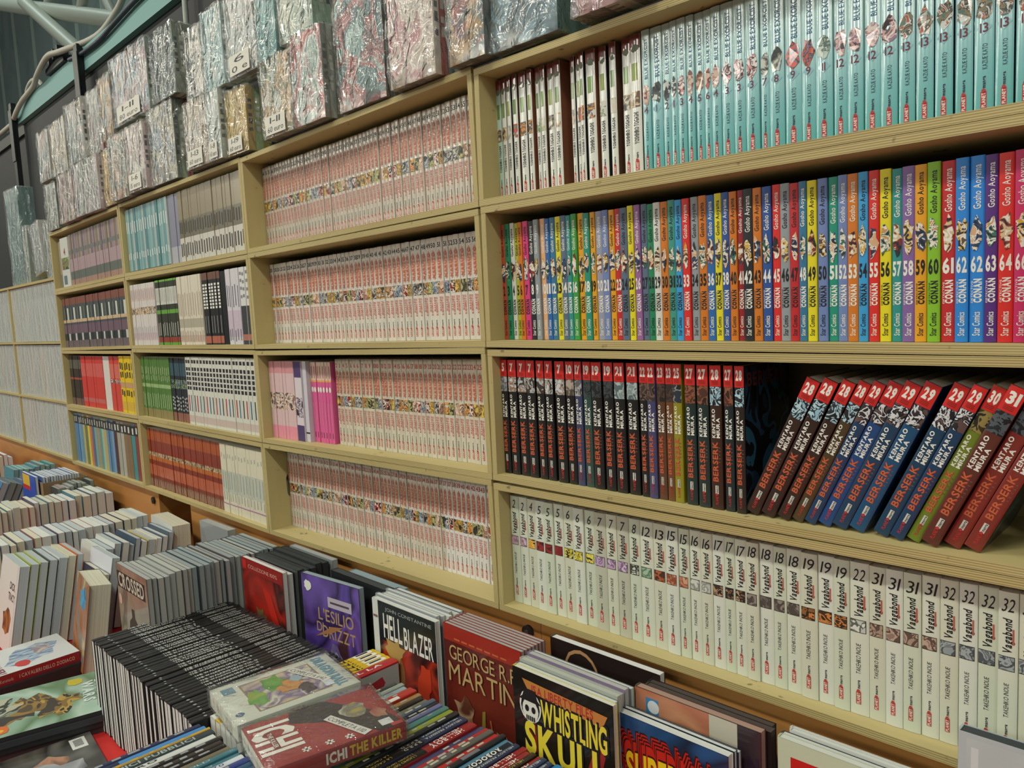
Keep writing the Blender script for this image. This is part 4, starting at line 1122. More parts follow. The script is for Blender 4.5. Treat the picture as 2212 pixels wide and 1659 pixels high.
for i, (x0, x1, h, n, pal, sp, ti, tc_, no, lb) in enumerate(R):
    base = max([t for a, b, t in tops if b > x0 and a < x1] + [2.03]) + 0.004
    wset('wrapped_set', lb, x0, x1, base, h, -0.010 + 0.004 * (i % 2), 0.014 * n, n, pal, sp, ti, tc_, no)
# loose wrapped packs on the far unit
for i, (x, w, h, rz, lean, c, lb) in enumerate((
        (-3.02, 0.20, 0.40, 0.0, 0.0, ('#6f9494', '#88a8a4', '#5a8080'), 'tall teal wrapped pack at the left edge on far unit'),
        (-2.815, 0.075, 0.23, 0.0, 0.05, ('#98a8a0', '#b0b8b0', '#889890'), 'slim wrapped pack leaning left on far unit'),
        (-2.66, 0.12, 0.20, 0.0, -0.12, ('#b8bcb8', '#a4acac', '#c8c8c4'), 'white wrapped pack leaning right on far unit'),
        (-2.50, 0.16, 0.215, 0.0, 0.0, ('#a8b0a8', '#c0c4bc', '#7f8a84'), 'wrapped pack with red numbers on far unit'))):
    e = ob('wrapped_set', None, None, (x, 0.05, 1.7165 + (0.02 if lean < 0 else 0.0) + (w * math.sin(lean) if lean > 0 else 0)), (0, lean, 0)); tag(e, lb, 'book set', 'wrapped packs on the far shelf unit')
    mb = MB(); mb.box(0, w, 0, 0.06, 0, h, mat(c[2], 0.4), [PAPER, PAPER, pic(c, 24, 0.4, 0.4, soft=True), None, None, None]); ob('volume', mb.mesh('volume'), e)
    ob('clear_wrap', wrap_mesh(w, 0.06, h, i), e)

# ------------------------------------------------------------------ table: books standing with covers towards the aisle
# rotated -90 deg about z: local x (thickness) -> -y, local y (depth) -> +x, spine faces -x
RZ = -math.pi / 2
GREYP = pages('#a3a8a6'); CREAM = pages('#cfcdb9'); WHITEP = pages('#d2d6d2')
def standing(name, label, group, x0, w, yfront, t, h, cm, pm=None, art=None, cf=None, lean=0.0, zb=None, rz=0.0, cat='book', cb=None):
    """book whose front cover stands at y = yfront"""
    e = book(name, label, cat, group, (x0, yfront + t, (TABLE + 0.0004) if zb is None else zb), (0, 0, 0), t, h, w, cm, None, cf, cb, pm, art)
    e.rotation_mode = 'XYZ'
    m = Matrix.Translation((x0, yfront + t, (TABLE + 0.0004) if zb is None else zb)) @ Matrix.Rotation(rz, 4, 'Z') @ Matrix.Rotation(-lean, 4, 'X') @ Matrix.Rotation(RZ, 4, 'Z')
    e.matrix_basis = m
    return e
# art on the front cover: plane x = t, across = +y, up = +z
CU = (0, 1, 0); CV = (0, 0, 1)
class Art(MB):
    def __init__(s, t, w, h):
        MB.__init__(s); s.x = t + 0.0002; s.w = w; s.h = h; s.k = 0
    def o(s):
        s.k += 1
        return (s.x + 0.00008 * s.k, 0, 0)
    def r(s, a0, a1, b0, b1, m):
        s.rect(s.o(), CU, CV, s.w * a0, s.w * a1, s.h * b0, s.h * b1, m)
    def p(s, pts, m):
        o = Vector(s.o()); s.poly([o + Vector((0, s.w * a, s.h * b)) for a, b in pts], m)
    def b(s, a, b, ra, rb, m, seed=0, jag=0.25, n=16):
        s.blob(s.o(), CU, CV, s.w * a, s.h * b, s.w * ra, s.h * rb, m, n, seed, jag)
    def t(s, txt, a, b, hh, m, wd=None, bold=0.02, align='c', shear=0.0, up=CV, res=4, arc=0):
        o = Vector(s.o()) + Vector((0, s.w * a, s.h * b))
        s.text(txt, o, CU, up, s.h * hh, m, w=s.w * wd if wd else None, bold=bold, align=align, shear=shear, res=res, arc=arc * s.h)
    def done(s):
        return s.mesh('cover_print')

GS = 'comics standing on the table with covers to the aisle'
TPB = 0.260; TW = 0.169
def row_behind(n, x0, w, y, ts, h, cols, pms, label, group, zj=0.004, xj=0.004, seed=0, lean=0.0, name='comic_book'):
    rn = random.Random(seed)
    for i in range(n):
        t = rn.uniform(*ts)
        e = standing(name, '%s, %s from the front' % (label, ordn(i + 1)), group, x0 + rn.uniform(-xj, xj), w + rn.uniform(-0.006, 0.002), y + 0.0004, t, h + rn.uniform(-zj, zj * 0.4), mat(rn.choice(cols), 0.35, 0.3), rn.choice(pms), lean=lean)
        y += t + 0.0006 + (0.0 if not lean else t * (1 / math.cos(lean) - 1) + 0.0003)
    return y

# brown grey comic with dark title band
t = 0.010; a = Art(t, TW, TPB)
a.r(0.005, 0.995, 0.002, 0.998, pic(('#6b6250', '#7d7562', '#8a826e', '#5c5444'), 22, 0.35, 0.4, soft=True))
a.r(0.03, 0.93, 0.815, 0.945, BLACK); a.t('CROSSED', 0.48, 0.828, 0.105, mat('#b8b2a0', 0.5), 0.82, 0.03)
a.p([(0.40, 0.05), (0.37, 0.32), (0.30, 0.50), (0.34, 0.58), (0.43, 0.62), (0.43, 0.69), (0.52, 0.69), (0.52, 0.62), (0.62, 0.58), (0.66, 0.44), (0.62, 0.30), (0.64, 0.05)], mat('#332b22', 0.5))
a.b(0.14, 0.2, 0.12, 0.16, pic(('#3a3024', '#5c4c38', '#8a7a60'), 60), 4, 0.4); a.b(0.8, 0.2, 0.14, 0.14, pic(('#3f3428', '#6a5a44', '#8a7a60'), 60), 9, 0.4)
a.r(0.78, 0.95, 0.48, 0.64, mat('#c4c6c0', 0.5)); a.r(0.82, 0.91, 0.51, 0.61, mat('#5a6a70', 0.5)); a.b(0.09, 0.72, 0.05, 0.045, mat('#c0a090', 0.5), 1, 0.02)
standing('comic_book', 'brown grey comic with black title band, front of grey row', GS, -0.802, TW, -0.315, t, TPB, mat('#5c5546', 0.35, 0.3), GREYP, a.done())
row_behind(24, -0.802, TW, -0.304, (0.008, 0.0125), TPB - 0.002, ['#2b3a44', '#39505c', '#20262c', '#5c6a70', '#8a8c88', '#4a3434', '#6f7a6c', '#27414c'], [GREYP, GREYP, pages('#8f9a9c'), pages('#b0b2ac')], 'grey edged comic behind the brown one', 'grey edged comics in a row', seed=3)

# red cover
t = 0.010; a = Art(t, TW, TPB)
a.r(0.005, 0.995, 0.002, 0.998, pic(('#7a1c16', '#2a1412', '#a8281c', '#4a2014', '#1c1210'), 13, 0.35, 0.4, soft=True))
a.r(0.005, 0.995, 0.90, 0.998, mat('#8e1f1c', 0.35, 0.4)); a.t('COLLEZIONE 100%', 0.52, 0.93, 0.028, mat('#c89a90', 0.5), 0.7, 0.0); a.r(0.03, 0.12, 0.915, 0.985, mat('#b82c24', 0.4))
a.b(0.3, 0.28, 0.2, 0.18, pic(('#8a6a24', '#4a3418', '#b8963c'), 30, soft=True), 5, 0.4); a.p([(0.5, 0.82), (0.68, 0.80), (0.98, 0.4), (0.9, 0.3)], mat('#b82a1e', 0.4)); a.b(0.42, 0.55, 0.12, 0.1, pic(('#8a7a4a', '#5c4a2c'), 40, soft=True), 8, 0.3)
standing('comic_book', 'red fantasy comic standing in front of dark volumes', GS, -0.62, TW, -0.133, t, TPB, mat('#7a2020', 0.35, 0.3), WHITEP, a.done())
row_behind(1, -0.617, TW, -0.122, (0.012, 0.013), TPB - 0.004, ['#54384f'], [WHITEP], 'white edged comic just behind the red one', GS, seed=4)
row_behind(5, -0.615, TW + 0.004, -0.108, (0.0125, 0.0145), TPB - 0.001, ['#1e2224', '#22282a', '#2a2f31'], [pages('#2c3234')], 'black volume behind the red comic', 'black volumes behind red comic', seed=5)
row_behind(1, -0.610, TW, -0.032, (0.012, 0.013), TPB + 0.002, ['#7a8488'], [GREYP], 'grey volume against the plinth behind black ones', GS, seed=6)

# violet cover
t = 0.012; a = Art(t, TW, TPB)
a.r(0.005, 0.995, 0.002, 0.998, pic(('#3a2a66', '#57429a', '#2a1c44', '#6a50a8', '#4a2a30'), 11, 0.3, 0.5, soft=True))
a.r(0.005, 0.995, 0.002, 0.16, pic(('#4a2420', '#33203a', '#5c2e22'), 18, soft=True))
a.r(0.46, 0.86, 0.80, 0.875, mat('#b4aab8', 0.4)); a.r(0.50, 0.82, 0.83, 0.845, mat('#4a4450', 0.5))
br = mat('#a88a6a', 0.4); a.t("L'ESILIO", 0.58, 0.69, 0.085, br, 0.6, 0.01); a.t('DI', 0.3, 0.60, 0.07, br, 0.12, 0.01); a.t('DRIZZT', 0.62, 0.57, 0.085, br, 0.56, 0.01)
a.p([(0.2, 0.55), (0.5, 0.66), (0.7, 0.68), (0.52, 0.62)], mat('#a0704a', 0.4)); a.b(0.5, 0.36, 0.2, 0.17, pic(('#8a7fae', '#6a5c94', '#a89cc0'), 30, soft=True), 3, 0.35); a.b(0.56, 0.38, 0.07, 0.1, mat('#b0a8d0', 0.3, 0.4), 2, 0.08)
a.p([(0.25, 0.1), (0.42, 0.2), (0.6, 0.12), (0.78, 0.28), (0.62, 0.06), (0.4, 0.08)], mat('#a8887c', 0.4)); a.b(0.12, 0.92, 0.06, 0.04, WHITE, 6, 0.2)
standing('comic_book', 'violet fantasy hardcover standing left of the spiky yellow title', GS, -0.430, TW, -0.107, t, TPB, mat('#241c38', 0.3, 0.5), pages('#8fa0a8'), a.done(), rz=0.10)
row_behind(1, -0.395, 0.19, -0.062, (0.016, 0.0165), 0.262, ['#24262a'], [pages('#3c4244')], 'black volume with gold emblem behind the violet hardcover', GS, seed=7)
row_behind(1, -0.375, TW, -0.042, (0.018, 0.019), 0.255, ['#7f98a4'], [pages('#8fa4ac')], 'pale blue box against the plinth behind violet hardcover', GS, seed=8)

# comic with white lettering on black, red lower part
t = 0.009; a = Art(t, TW, TPB)
a.r(0.005, 0.10, 0.002, 0.998, mat('#cdd0cc', 0.35, 0.4)); a.r(0.10, 0.995, 0.002, 0.998, mat('#11191c', 0.3, 0.5))
a.r(0.10, 0.995, 0.16, 0.74, pic(('#1c1210', '#5c1a14', '#a8321e', '#2a1412', '#141012'), 16, 0.3, 0.5, soft=True))
a.t('JOHN CONSTANTINE', 0.58, 0.945, 0.022, mat('#9aa0a0', 0.5), 0.72, 0.0)
a.t('HELL', 0.33, 0.765, 0.155, WHITE, 0.30, 0.015); a.t('BLAZER', 0.73, 0.745, 0.135, WHITE, 0.44, 0.015)
a.b(0.36, 0.53, 0.14, 0.17, pic(('#a8784c', '#7a5034', '#5c3a28'), 14, soft=True), 3, 0.1); a.b(0.35, 0.70, 0.15, 0.07, mat('#a88a4c', 0.45), 8, 0.3)
a.p([(0.30, 0.12), (0.40, 0.36), (0.62, 0.50), (0.68, 0.42), (0.97, 0.06)], mat('#b8961f', 0.4)); a.p([(0.44, 0.32), (0.62, 0.46), (0.60, 0.2), (0.45, 0.15)], mat('#8a7a1c', 0.4)); a.b(0.8, 0.55, 0.1, 0.14, mat('#b83a20', 0.4), 11, 0.4)
a.r(0.02, 0.09, 0.88, 0.895, mat('#7a5a58', 0.5))
standing('comic_book', 'black comic with jagged white title and yellow shape', GS, -0.210, TW, -0.098, t, TPB, mat('#c8ccc8', 0.3, 0.4), WHITEP, a.done())
row_behind(6, -0.214, TW, -0.088, (0.006, 0.009), TPB + 0.002, ['#8a9298', '#c8ccc8', '#39505c', '#b8bcc0'], [WHITEP], 'thin white edged comic behind the jagged title', 'comics behind the jagged white title', seed=9)

# red novel, gold lettering, seven copies
def gm(front):
    t = 0.0068; a = Art(t, TW, TPB)
    a.r(0.005, 0.995, 0.002, 0.998, pic(('#4a1512', '#5e1c16', '#6e2a1e', '#3a1210'), 7, 0.3, 0.6, soft=True))
    a.r(0.005, 0.995, 0.90, 0.998, mat('#9a2a1e', 0.3, 0.6)); [a.r(0.15 + 0.1 * q, 0.225 + 0.1 * q, 0.915, 0.925, mat('#b8663c', 0.4)) for q in range(7)]
    g = mat('#b89c6a', 0.35, 0.4); dk = mat('#2a1410', 0.5)
    for dx, m in ((0.008, dk), (0, g)):
        a.t('GEORGE R.R.', 0.08 + dx, 0.795 - dx * 0.4, 0.085, m, 0.90, 0.0, 'l'); a.t('MARTIN', 0.06 + dx, 0.655 - dx * 0.4, 0.12, m, 0.86, 0.0, 'l')
    a.b(0.26, 0.50, 0.13, 0.09, pic(('#8a5a3c', '#b89a78', '#5c3424'), 34, soft=True), 3, 0.35); a.p([(0.45, 0.3), (0.49, 0.55), (0.53, 0.56), (0.5, 0.2), (0.46, 0.1)], mat('#8a7a34', 0.4)); a.b(0.72, 0.36, 0.12, 0.09, pic(('#7a4a34', '#a87a5a', '#4a2a20'), 34, soft=True), 5, 0.35)
    a.p([(0.58, 0.52), (0.60, 0.52), (0.68, 0.24), (0.66, 0.22)], mat('#a85a3a', 0.3)); a.b(0.86, 0.14, 0.1, 0.12, pic(('#c0b8a8', '#8a7060', '#a89880'), 30, soft=True), 7, 0.3)
    return a.done()
y = -0.0885
for i in range(7):
    standing('comic_book', 'red and gold fantasy novel, %s copy from the front' % ordn(i + 1), 'copies of the red and gold novel', -0.034, TW, y, 0.0066, TPB, mat('#8a2a22', 0.3, 0.5), GREYP, gm(True) if i == 0 else None)
    y += 0.0071

# skull comic
t = 0.0075; a = Art(t, TW, TPB)
a.r(0.005, 0.995, 0.002, 0.998, mat('#15120f', 0.3, 0.5))
dr = mat('#8a2424', 0.35, 0.3)
for p in ([(0.06, 0.84), (0.15, 0.84), (0.33, 0.60), (0.2, 0.58)], [(0.06, 0.30), (0.2, 0.52), (0.28, 0.42), (0.12, 0.15)], [(0.95, 0.80), (0.84, 0.78), (0.72, 0.58), (0.84, 0.55)], [(0.96, 0.30), (0.84, 0.45), (0.72, 0.34), (0.86, 0.12)], [(0.06, 0.1), (0.18, 0.26), (0.3, 0.1), (0.2, 0.03)], [(0.70, 0.02), (0.8, 0.2), (0.94, 0.1), (0.9, 0.02)]):
    a.p(p, dr)
a.p([(0.11, 0.955), (0.95, 0.935), (0.90, 0.868), (0.17, 0.90)], mat('#b87a3c', 0.4)); a.t('JSA LIBERTY FILES', 0.20, 0.893, 0.044, mat('#a8302c', 0.4), 0.62, 0.02, 'l')
ye = mat('#d8c83a', 0.35); wt = mat('#d8d8d0', 0.4)
a.t('WHISTLING', 0.29, 0.745, 0.135, BLACK, 0.67, 0.06, 'l'); a.t('WHISTLING', 0.30, 0.75, 0.125, ye, 0.64, 0.03, 'l')
a.t('SKULL', 0.10, 0.565, 0.17, BLACK, 0.84, 0.07, 'l'); a.t('SKULL', 0.12, 0.575, 0.155, ye, 0.80, 0.04, 'l')
a.b(0.19, 0.820, 0.115, 0.085, WHITE, 0, 0.02); a.b(0.19, 0.815, 0.10, 0.07, BLACK, 0, 0.02); a.b(0.19, 0.800, 0.085, 0.06, wt, 0, 0.02); a.b(0.155, 0.805, 0.022, 0.018, BLACK, 0, 0.02); a.b(0.225, 0.805, 0.022, 0.018, BLACK, 0, 0.02); a.p([(0.07, 0.845), (0.31, 0.845), (0.27, 0.865), (0.25, 0.91), (0.14, 0.91), (0.11, 0.865)], BLACK)
[a.r(0.145 + 0.02 * q, 0.158 + 0.02 * q, 0.745, 0.77, BLACK) for q in range(5)]
a.b(0.50, 0.40, 0.24, 0.1, pic(('#7a6a54', '#a89878', '#4a3a2c', '#8a7050'), 34, soft=True), 4, 0.4); a.b(0.40, 0.49, 0.09, 0.07, pic(('#8a8474', '#b8b0a0', '#4a443c'), 40, soft=True), 6, 0.3); a.b(0.14, 0.3, 0.06, 0.12, pic(('#8a8474', '#5c5448'), 40, soft=True), 7, 0.3)
a.t('B. CLAY MOORE', 0.80, 0.50, 0.025, mat('#c89a6a', 0.4), 0.28, 0.0); a.t('TONY HARRIS', 0.80, 0.46, 0.025, mat('#c89a6a', 0.4), 0.26, 0.0)
standing('comic_book', 'black comic with yellow lettering and white skull emblem', GS, 0.152, TW, -0.124, t, TPB, mat('#c8bc4a', 0.35, 0.3), WHITEP, a.done(), cf=mat('#15120f', 0.3, 0.5))
row_behind(5, 0.146, TW, -0.1155, (0.007, 0.0105), TPB + 0.001, ['#5c7068', '#9aa098', '#39505c', '#7a6a8a'], [pages('#b4b8b0'), WHITEP], 'pale edged comic behind the skull emblem comic', 'comics behind the skull emblem comic', seed=12)
t = 0.012; a = Art(t, 0.19, 0.262)
a.r(0.005, 0.995, 0.002, 0.998, mat('#241a18', 0.35, 0.4)); a.b(0.30, 0.86, 0.16, 0.12, mat('#a8825a', 0.5), 0, 0.03); a.b(0.30, 0.86, 0.14, 0.10, mat('#241a18', 0.4), 0, 0.03)
standing('comic_book', 'dark hardcover with white top edge against the plinth', GS, 0.134, 0.188, -0.028, t, 0.262, mat('#241c1a', 0.35, 0.3), pages('#dcdcdc'), a.done())

# two superhero collections: lettering only
t = 0.010; a = Art(t, 0.166, 0.24)
a.r(0.005, 0.995, 0.002, 0.998, pic(('#16304e', '#1f4a7a', '#14263c', '#2a62a0'), 9, 0.3, 0.5, soft=True)); a.b(0.12, 0.72, 0.2, 0.16, mat('#2a72b4', 0.35, 0.3), 2, 0.15)
rd = mat('#b8261c', 0.35, 0.3); dk = mat('#3a1012', 0.4)
for k in range(8):
    q = 1 - k / 8
    a.t('SUPERMAN', 0.16 - 0.06 * q, 0.66 + 0.10 * q, 0.155 + 0.004 * k, rd if k % 2 else dk, 0.84 + 0.0 * k, 0.04, 'l', arc=0.02)
a.t('SUPERMAN', 0.165, 0.65, 0.16, dk, 0.845, 0.055, 'l', arc=0.02); a.t('SUPERMAN', 0.17, 0.655, 0.15, mat('#e0c01c', 0.35, 0.2), 0.82, 0.035, 'l', arc=0.02)
standing('comic_book', 'blue comic with yellow and red block title', GS, 0.292, 0.166, -0.100, t, 0.24, mat('#c8ccc8', 0.3, 0.3), WHITEP, a.done(), cf=mat('#16304e', 0.3, 0.4))
row_behind(2, 0.292, 0.166, -0.089, (0.006, 0.007), 0.240, ['#1c2a3c', '#c0c4c4'], [WHITEP], 'white edged comic behind the blue one', GS, seed=13)
t = 0.011; a = Art(t, TW, TPB)
a.r(0.005, 0.995, 0.002, 0.998, mat('#33282e', 0.35, 0.4)); a.r(0.005, 0.62, 0.55, 0.998, pic(('#b87a5c', '#a8664c', '#c08a68', '#96583c'), 12, 0.35, 0.4, soft=True)); a.r(0.62, 0.83, 0.60, 0.998, mat('#b8b4a4', 0.4))
a.r(0.10, 0.21, 0.885, 0.965, mat('#3a7fae', 0.4)); a.b(0.165, 0.925, 0.05, 0.032, mat('#cdd4d8', 0.4), 0, 0.02); a.t('SUPERMAN', 0.32, 0.80, 0.072, mat('#2a2034', 0.4), 0.66, 0.05, 'l'); a.r(0.32, 0.6, 0.765, 0.775, mat('#5a3c34', 0.5))
standing('comic_book', 'salmon coloured hardcover with dark block title', GS, 0.310, TW, -0.066, t, TPB, mat('#3a2a28', 0.35, 0.3), pages('#a88a7c'), a.done())
row_behind(2, 0.312, TW + 0.002, -0.053, (0.012, 0.015), 0.255, ['#2a2426', '#201c1c'], [pages('#4a403c')], 'dark hardcover behind the salmon one', GS, seed=14)
# right end
t = 0.009; a = Art(t, TW, TPB)
a.r(0.005, 0.995, 0.002, 0.998, mat('#b8c4ac', 0.4)); a.r(0.09, 0.995, 0.72, 0.93, mat('#b8221e', 0.35, 0.2)); a.r(0.06, 0.995, 0.40, 0.70, mat('#2c2c2c', 0.4)); a.r(0.05, 0.995, 0.705, 0.715, mat('#4a4a5c', 0.4))
standing('comic_book', 'pale green comic with broad red stripe, lower right', GS, 0.494, TW, -0.060, t, TPB, mat('#a8b49c', 0.4), WHITEP, a.done())
row_behind(3, 0.496, TW, -0.050, (0.006, 0.008), TPB + 0.001, ['#22262a', '#b8bcb8'], [WHITEP], 'white edged comic behind the red striped one', GS, seed=15)
t = 0.016; a = Art(t, 0.2, 0.318)
a.r(0.04, 0.995, 0.002, 0.985, pic(('#a4aeb2', '#b0babc', '#98a4a8'), 6, 0.3, 0.5, soft=True)); a.r(0.06, 0.09, 0.0, 0.96, mat('#c0c8ca', 0.3, 0.4))
standing('comic_book', 'tall silver grey hardcover at the lower right corner', GS, 0.662, 0.2, -0.048, t, 0.318, mat('#a8b2b6', 0.35, 0.3), pages('#3c4448'), a.done(), lean=0.04)

# ------------------------------------------------------------------ table: comics standing spine up
# rotated -90 deg about x: spine looks up, local z (height of the book) runs away along +y
def spine_up(name, label, group, x, y0, ztop, t, L, H, cm, pr, pm=None, cat='book'):
    return book(name, label, cat, group, (x, y0, ztop), (-math.pi / 2, 0, 0), t, L, H, cm, pr, None, None, pm)

GBk = 'black comics lined up spine up'
L = 0.254
for i, (x, w) in enumerate(fill(-0.660, -0.212, 40, 0.18, 77)):
    t = round(w - 0.0006, 4)
    mb = MB(); rn = random.Random(i)
    vtext(mb, 'THE WALKING DEAD VOL. %d' % (i % 17 + 1), t * 0.5, L * 0.24, L * rn.uniform(0.60, 0.64), min(0.0056, t * 0.56), mat('#c4c8c4', 0.5), 0.015)
    vtext(mb, 'KIRKMAN ADLARD', t * 0.5, L * 0.73, L * rn.uniform(0.93, 0.96), min(0.0046, t * 0.48), mat('#b0b4b0', 0.5), 0.01)
    mb.blob((0, 0, 0), (1, 0, 0), U, t * 0.5, L * 0.09, t * 0.22, t * 0.22, mat('#8a8e8c', 0.5), 7, i, 0.2)
    curve_spine(mb, t)
    spine_up('comic_book', 'black comic standing spine up, %s from the left' % ordn(i + 1), GBk, x, -0.410 + rn.uniform(-0.002, 0.002), 0.9495 + rn.uniform(-0.001, 0.001), t, L, 0.1685, mat(['#15161a', '#17181a', '#1a1816', '#131519'][i % 4], 0.4, 0.2), mb.mesh('spine_print'), WHITEP)

# far end right of the black block: yellow spines and the red bordered volume
for i in range(4):
    t = 0.0125; x = -0.2095 + 0.0131 * i


    mb2 = MB()
    mb2.text('CINI', (t * 0.85, 0, 0.01), U, V, t * 0.6, BLACK, w=0.05, bold=0.02); mb2.rect((0, 0, 0), (1, 0, 0), U, t * 0.1, t * 0.9, 0.07, 0.105, WHITE); mb2.rect((0, -0.0001, 0), (1, 0, 0), U, t * 0.25, t * 0.6, 0.075, 0.098, BLACK)
    mb = mb2; curve_spine(mb, t)
    spine_up('pocket_comic', 'yellow pocket comic standing spine up, %s from the left' % ordn(i + 1), 'yellow pocket comics', x, -0.216, 0.952, t, 0.112, 0.168, mat('#d0b01f', 0.4, 0.2), mb.mesh('spine_print'), CREAM)
t = 0.021; mb = MB()
vtext(mb, 'IL LA', t * 0.5, 0.035, 0.085, t * 0.34, WHITE, 0.02)
curve_spine(mb, t)
rg = spine_up('pocket_comic', 'thick volume with red spine and grey cover by yellow comics', 'pocket comics', -0.1565, -0.216, 0.953, t, 0.112, 0.168, mat('#a8262a', 0.4, 0.2), mb.mesh('spine_print'), CREAM)
mb = MB(); mb.rect((t + 0.0002, 0, 0), (0, 1, 0), (0, 0, 1), 0.004, 0.166, 0.001, 0.111, mat('#a9b2b0', 0.4)); mb.blob((t + 0.0003, 0, 0), (0, 1, 0), (0, 0, 1), 0.03, 0.06, 0.02, 0.022, mat('#a8323c', 0.4), 11, 3, 0.45)
ob('cover_print', mb.mesh('cover_print'), rg)
# white pocket volumes under the wrapped bundles
for i in range(7):
    t = 0.0155; x = -0.2085 + 0.0162 * i
    spine_up('pocket_comic', 'white pocket volume under the wrapped bundles, %s from left' % ordn(i + 1), 'white pocket volumes under the bundles', x, -0.386, 0.953, t, 0.168, 0.172, mat('#c9a83c' if i == 1 else '#cfcfc8', 0.4, 0.2), None, WHITEP)

# pile of mixed spines on the right, lettering upside down
UR = (0, 0, -1); VR = (1, 0, 0)
def rtext(mb, s, xc, z0, z1, h, m, bold=0.02, y=0.0):
    """lettering that runs back towards the aisle"""
    mb.text(s, (xc - h / 2, y, z1), UR, VR, h, m, w=z1 - z0, bold=bold)
LT = mat('#b9bdb8', 0.5); YT = mat('#b8a24a', 0.5); BL = mat('#4a90c0', 0.4)
MIX = [('#3c423f', '', None), ('#8f9a90', '', None), ('#8fa4ac', '', 'label'), ('#b0301f', '', None), ('#b02c20', '', 'label2'), ('#9a7a4c', '', None), ('#2c2620', '', None), ('#6a6a54', '', None), ('#4a5a6c', '', None), ('#1c1e20', '', None),
       ('#6a6f9a', '', 'label3'), ('#4f7f78', '', None), ('#8a9634', '', None), ('#24282a', '', None), ('#2a3450', 'HELLBOY PRESENTA', 'bprd'), ('#2a3450', 'HELLBOY PRESENTA', 'bprd'), ('#8e2526', 'HELLBOY', 'big'), ('#8e2526', 'HELLBOY', 'big'),
       ('#3f4468', '', None), ('#a82a28', '', None), ('#5c5c58', '', None), ('#b02a28', '', None), ('#20242a', 'VOL. 2', 'vol'), ('#4f7f96', 'ROBOCOP', 'robo'), ('#2a3450', 'HELLBOY PRESENTA', 'bprd'), ('#8e2526', 'HELLBOY', 'big'), ('#8e2526', 'HELLBOY', 'big'), ('#2a2018', 'HELLBOY IL VERME CONQUISTATORE', 'thin'), ('#8e2526', 'HELLBOY', 'big'),
       ('#2c3a5c', 'HELLBOY PRESENTA', 'bprd'), ('#2c3a5c', 'HELLBOY PRESENTA', 'bprd'), ('#2a7fb8', '', None), ('#3a3f48', 'HELLBOY', 'thin'), ('#8e2526', 'HELLBOY', 'big'), ('#2f6a4c', '', None)]
NAMES = {'#8e2526': 'crimson', '#2a3450': 'navy', '#2c3a5c': 'navy', '#b0301f': 'red', '#b02c20': 'red', '#a82a28': 'red', '#b02a28': 'red'}
x = -0.0930
for i, (c, txt, st) in enumerate(MIX):
    rn = random.Random(i * 3 + 1)
    t = {'robo': 0.0165}.get(st, rn.uniform(0.0088, 0.0118))
    mb = MB(); e0 = L * 0.97
    dark = mat('#1c1a18', 0.4)
    if st == 'bprd':
        mb.rect((0, 0, 0), (1, 0, 0), U, 0.0003, t - 0.0003, 0.002, L * 0.70, dark); rtext(mb, txt, t * 0.5, L * 0.72, e0, t * 0.34, LT); rtext(mb, 'B.P.R.D.', t * 0.5, L * 0.57, L * 0.69, t * 0.42, LT, y=-0.0001)
        rtext(mb, 'LA CACCIA SELVAGGIA' if i < 20 else 'IL RICHIAMO', t * 0.5, L * 0.22, L * 0.5, t * 0.34, YT, 0.0, -0.0001)
    elif st == 'big':
        mb.rect((0, 0, 0), (1, 0, 0), U, 0.0003, t - 0.0003, 0.002, L * 0.66, dark); rtext(mb, txt, t * 0.5, L * 0.70, L * 0.92, t * 0.62, WHITE); rtext(mb, "L'UOMO DEFORME E ALTRE STORIE" if i < 20 else 'STRADA', t * 0.5, L * 0.2, L * 0.6, t * 0.36, YT, 0.0, -0.0001)
    elif st == 'thin':
        rtext(mb, txt, t * 0.5, L * 0.45, L * 0.92, t * 0.4, YT, 0.0)
    elif st == 'robo':
        mb.rect((0, 0, 0), (1, 0, 0), U, t * 0.5, t - 0.0003, 0.002, L * 0.99, mat('#1f2830', 0.4)); rtext(mb, txt, t * 0.72, L * 0.70, L * 0.92, t * 0.42, WHITE, 0.04, -0.0001); rtext(mb, 'FRANK MILLER', t * 0.74, L * 0.36, L * 0.56, t * 0.28, WHITE, 0.02, -0.0001)
    elif st == 'vol':
        rtext(mb, txt, t * 0.5, L * 0.55, L * 0.62, t * 0.4, LT); mb.rect((0, 0, 0), (1, 0, 0), U, t * 0.15, t * 0.85, L * 0.7, L * 0.82, mat('#6a7074', 0.5))
    else:
        for k in range(9):
            if rn.random() < 0.75:
                a0 = L * (0.3 + 0.07 * k); mb.rect((0, 0, 0), (1, 0, 0), U, t * 0.32, t * 0.68, a0, a0 + L * rn.uniform(0.03, 0.055), mat(rn.choice(['#a8aaa4', '#8a8f8c', '#b8b09a']), 0.5))
        if st and st.startswith('label'):
            mb.rect((0, -0.0002, 0), (1, 0, 0), U, t * 0.05, t * 0.95, L * (0.78 if st == 'label2' else 0.5), L * (0.88 if st == 'label2' else 0.68), WHITE)
    curve_spine(mb, t)
    yo = -0.396 + 0.00 * i + rn.uniform(-0.004, 0.004)
    spine_up('comic_book', 'slim %s comic in the mixed spine-up pile, %s from left' % (NAMES.get(c, 'coloured'), ordn(i + 1)), 'mixed comics standing spine up', x, yo, 0.9445 + rn.uniform(-0.003, 0.003), t, L, 0.164, mat(c, 0.35, 0.35), mb.mesh('spine_print'), WHITEP)
    x += t + 0.0006
MIX_END = x

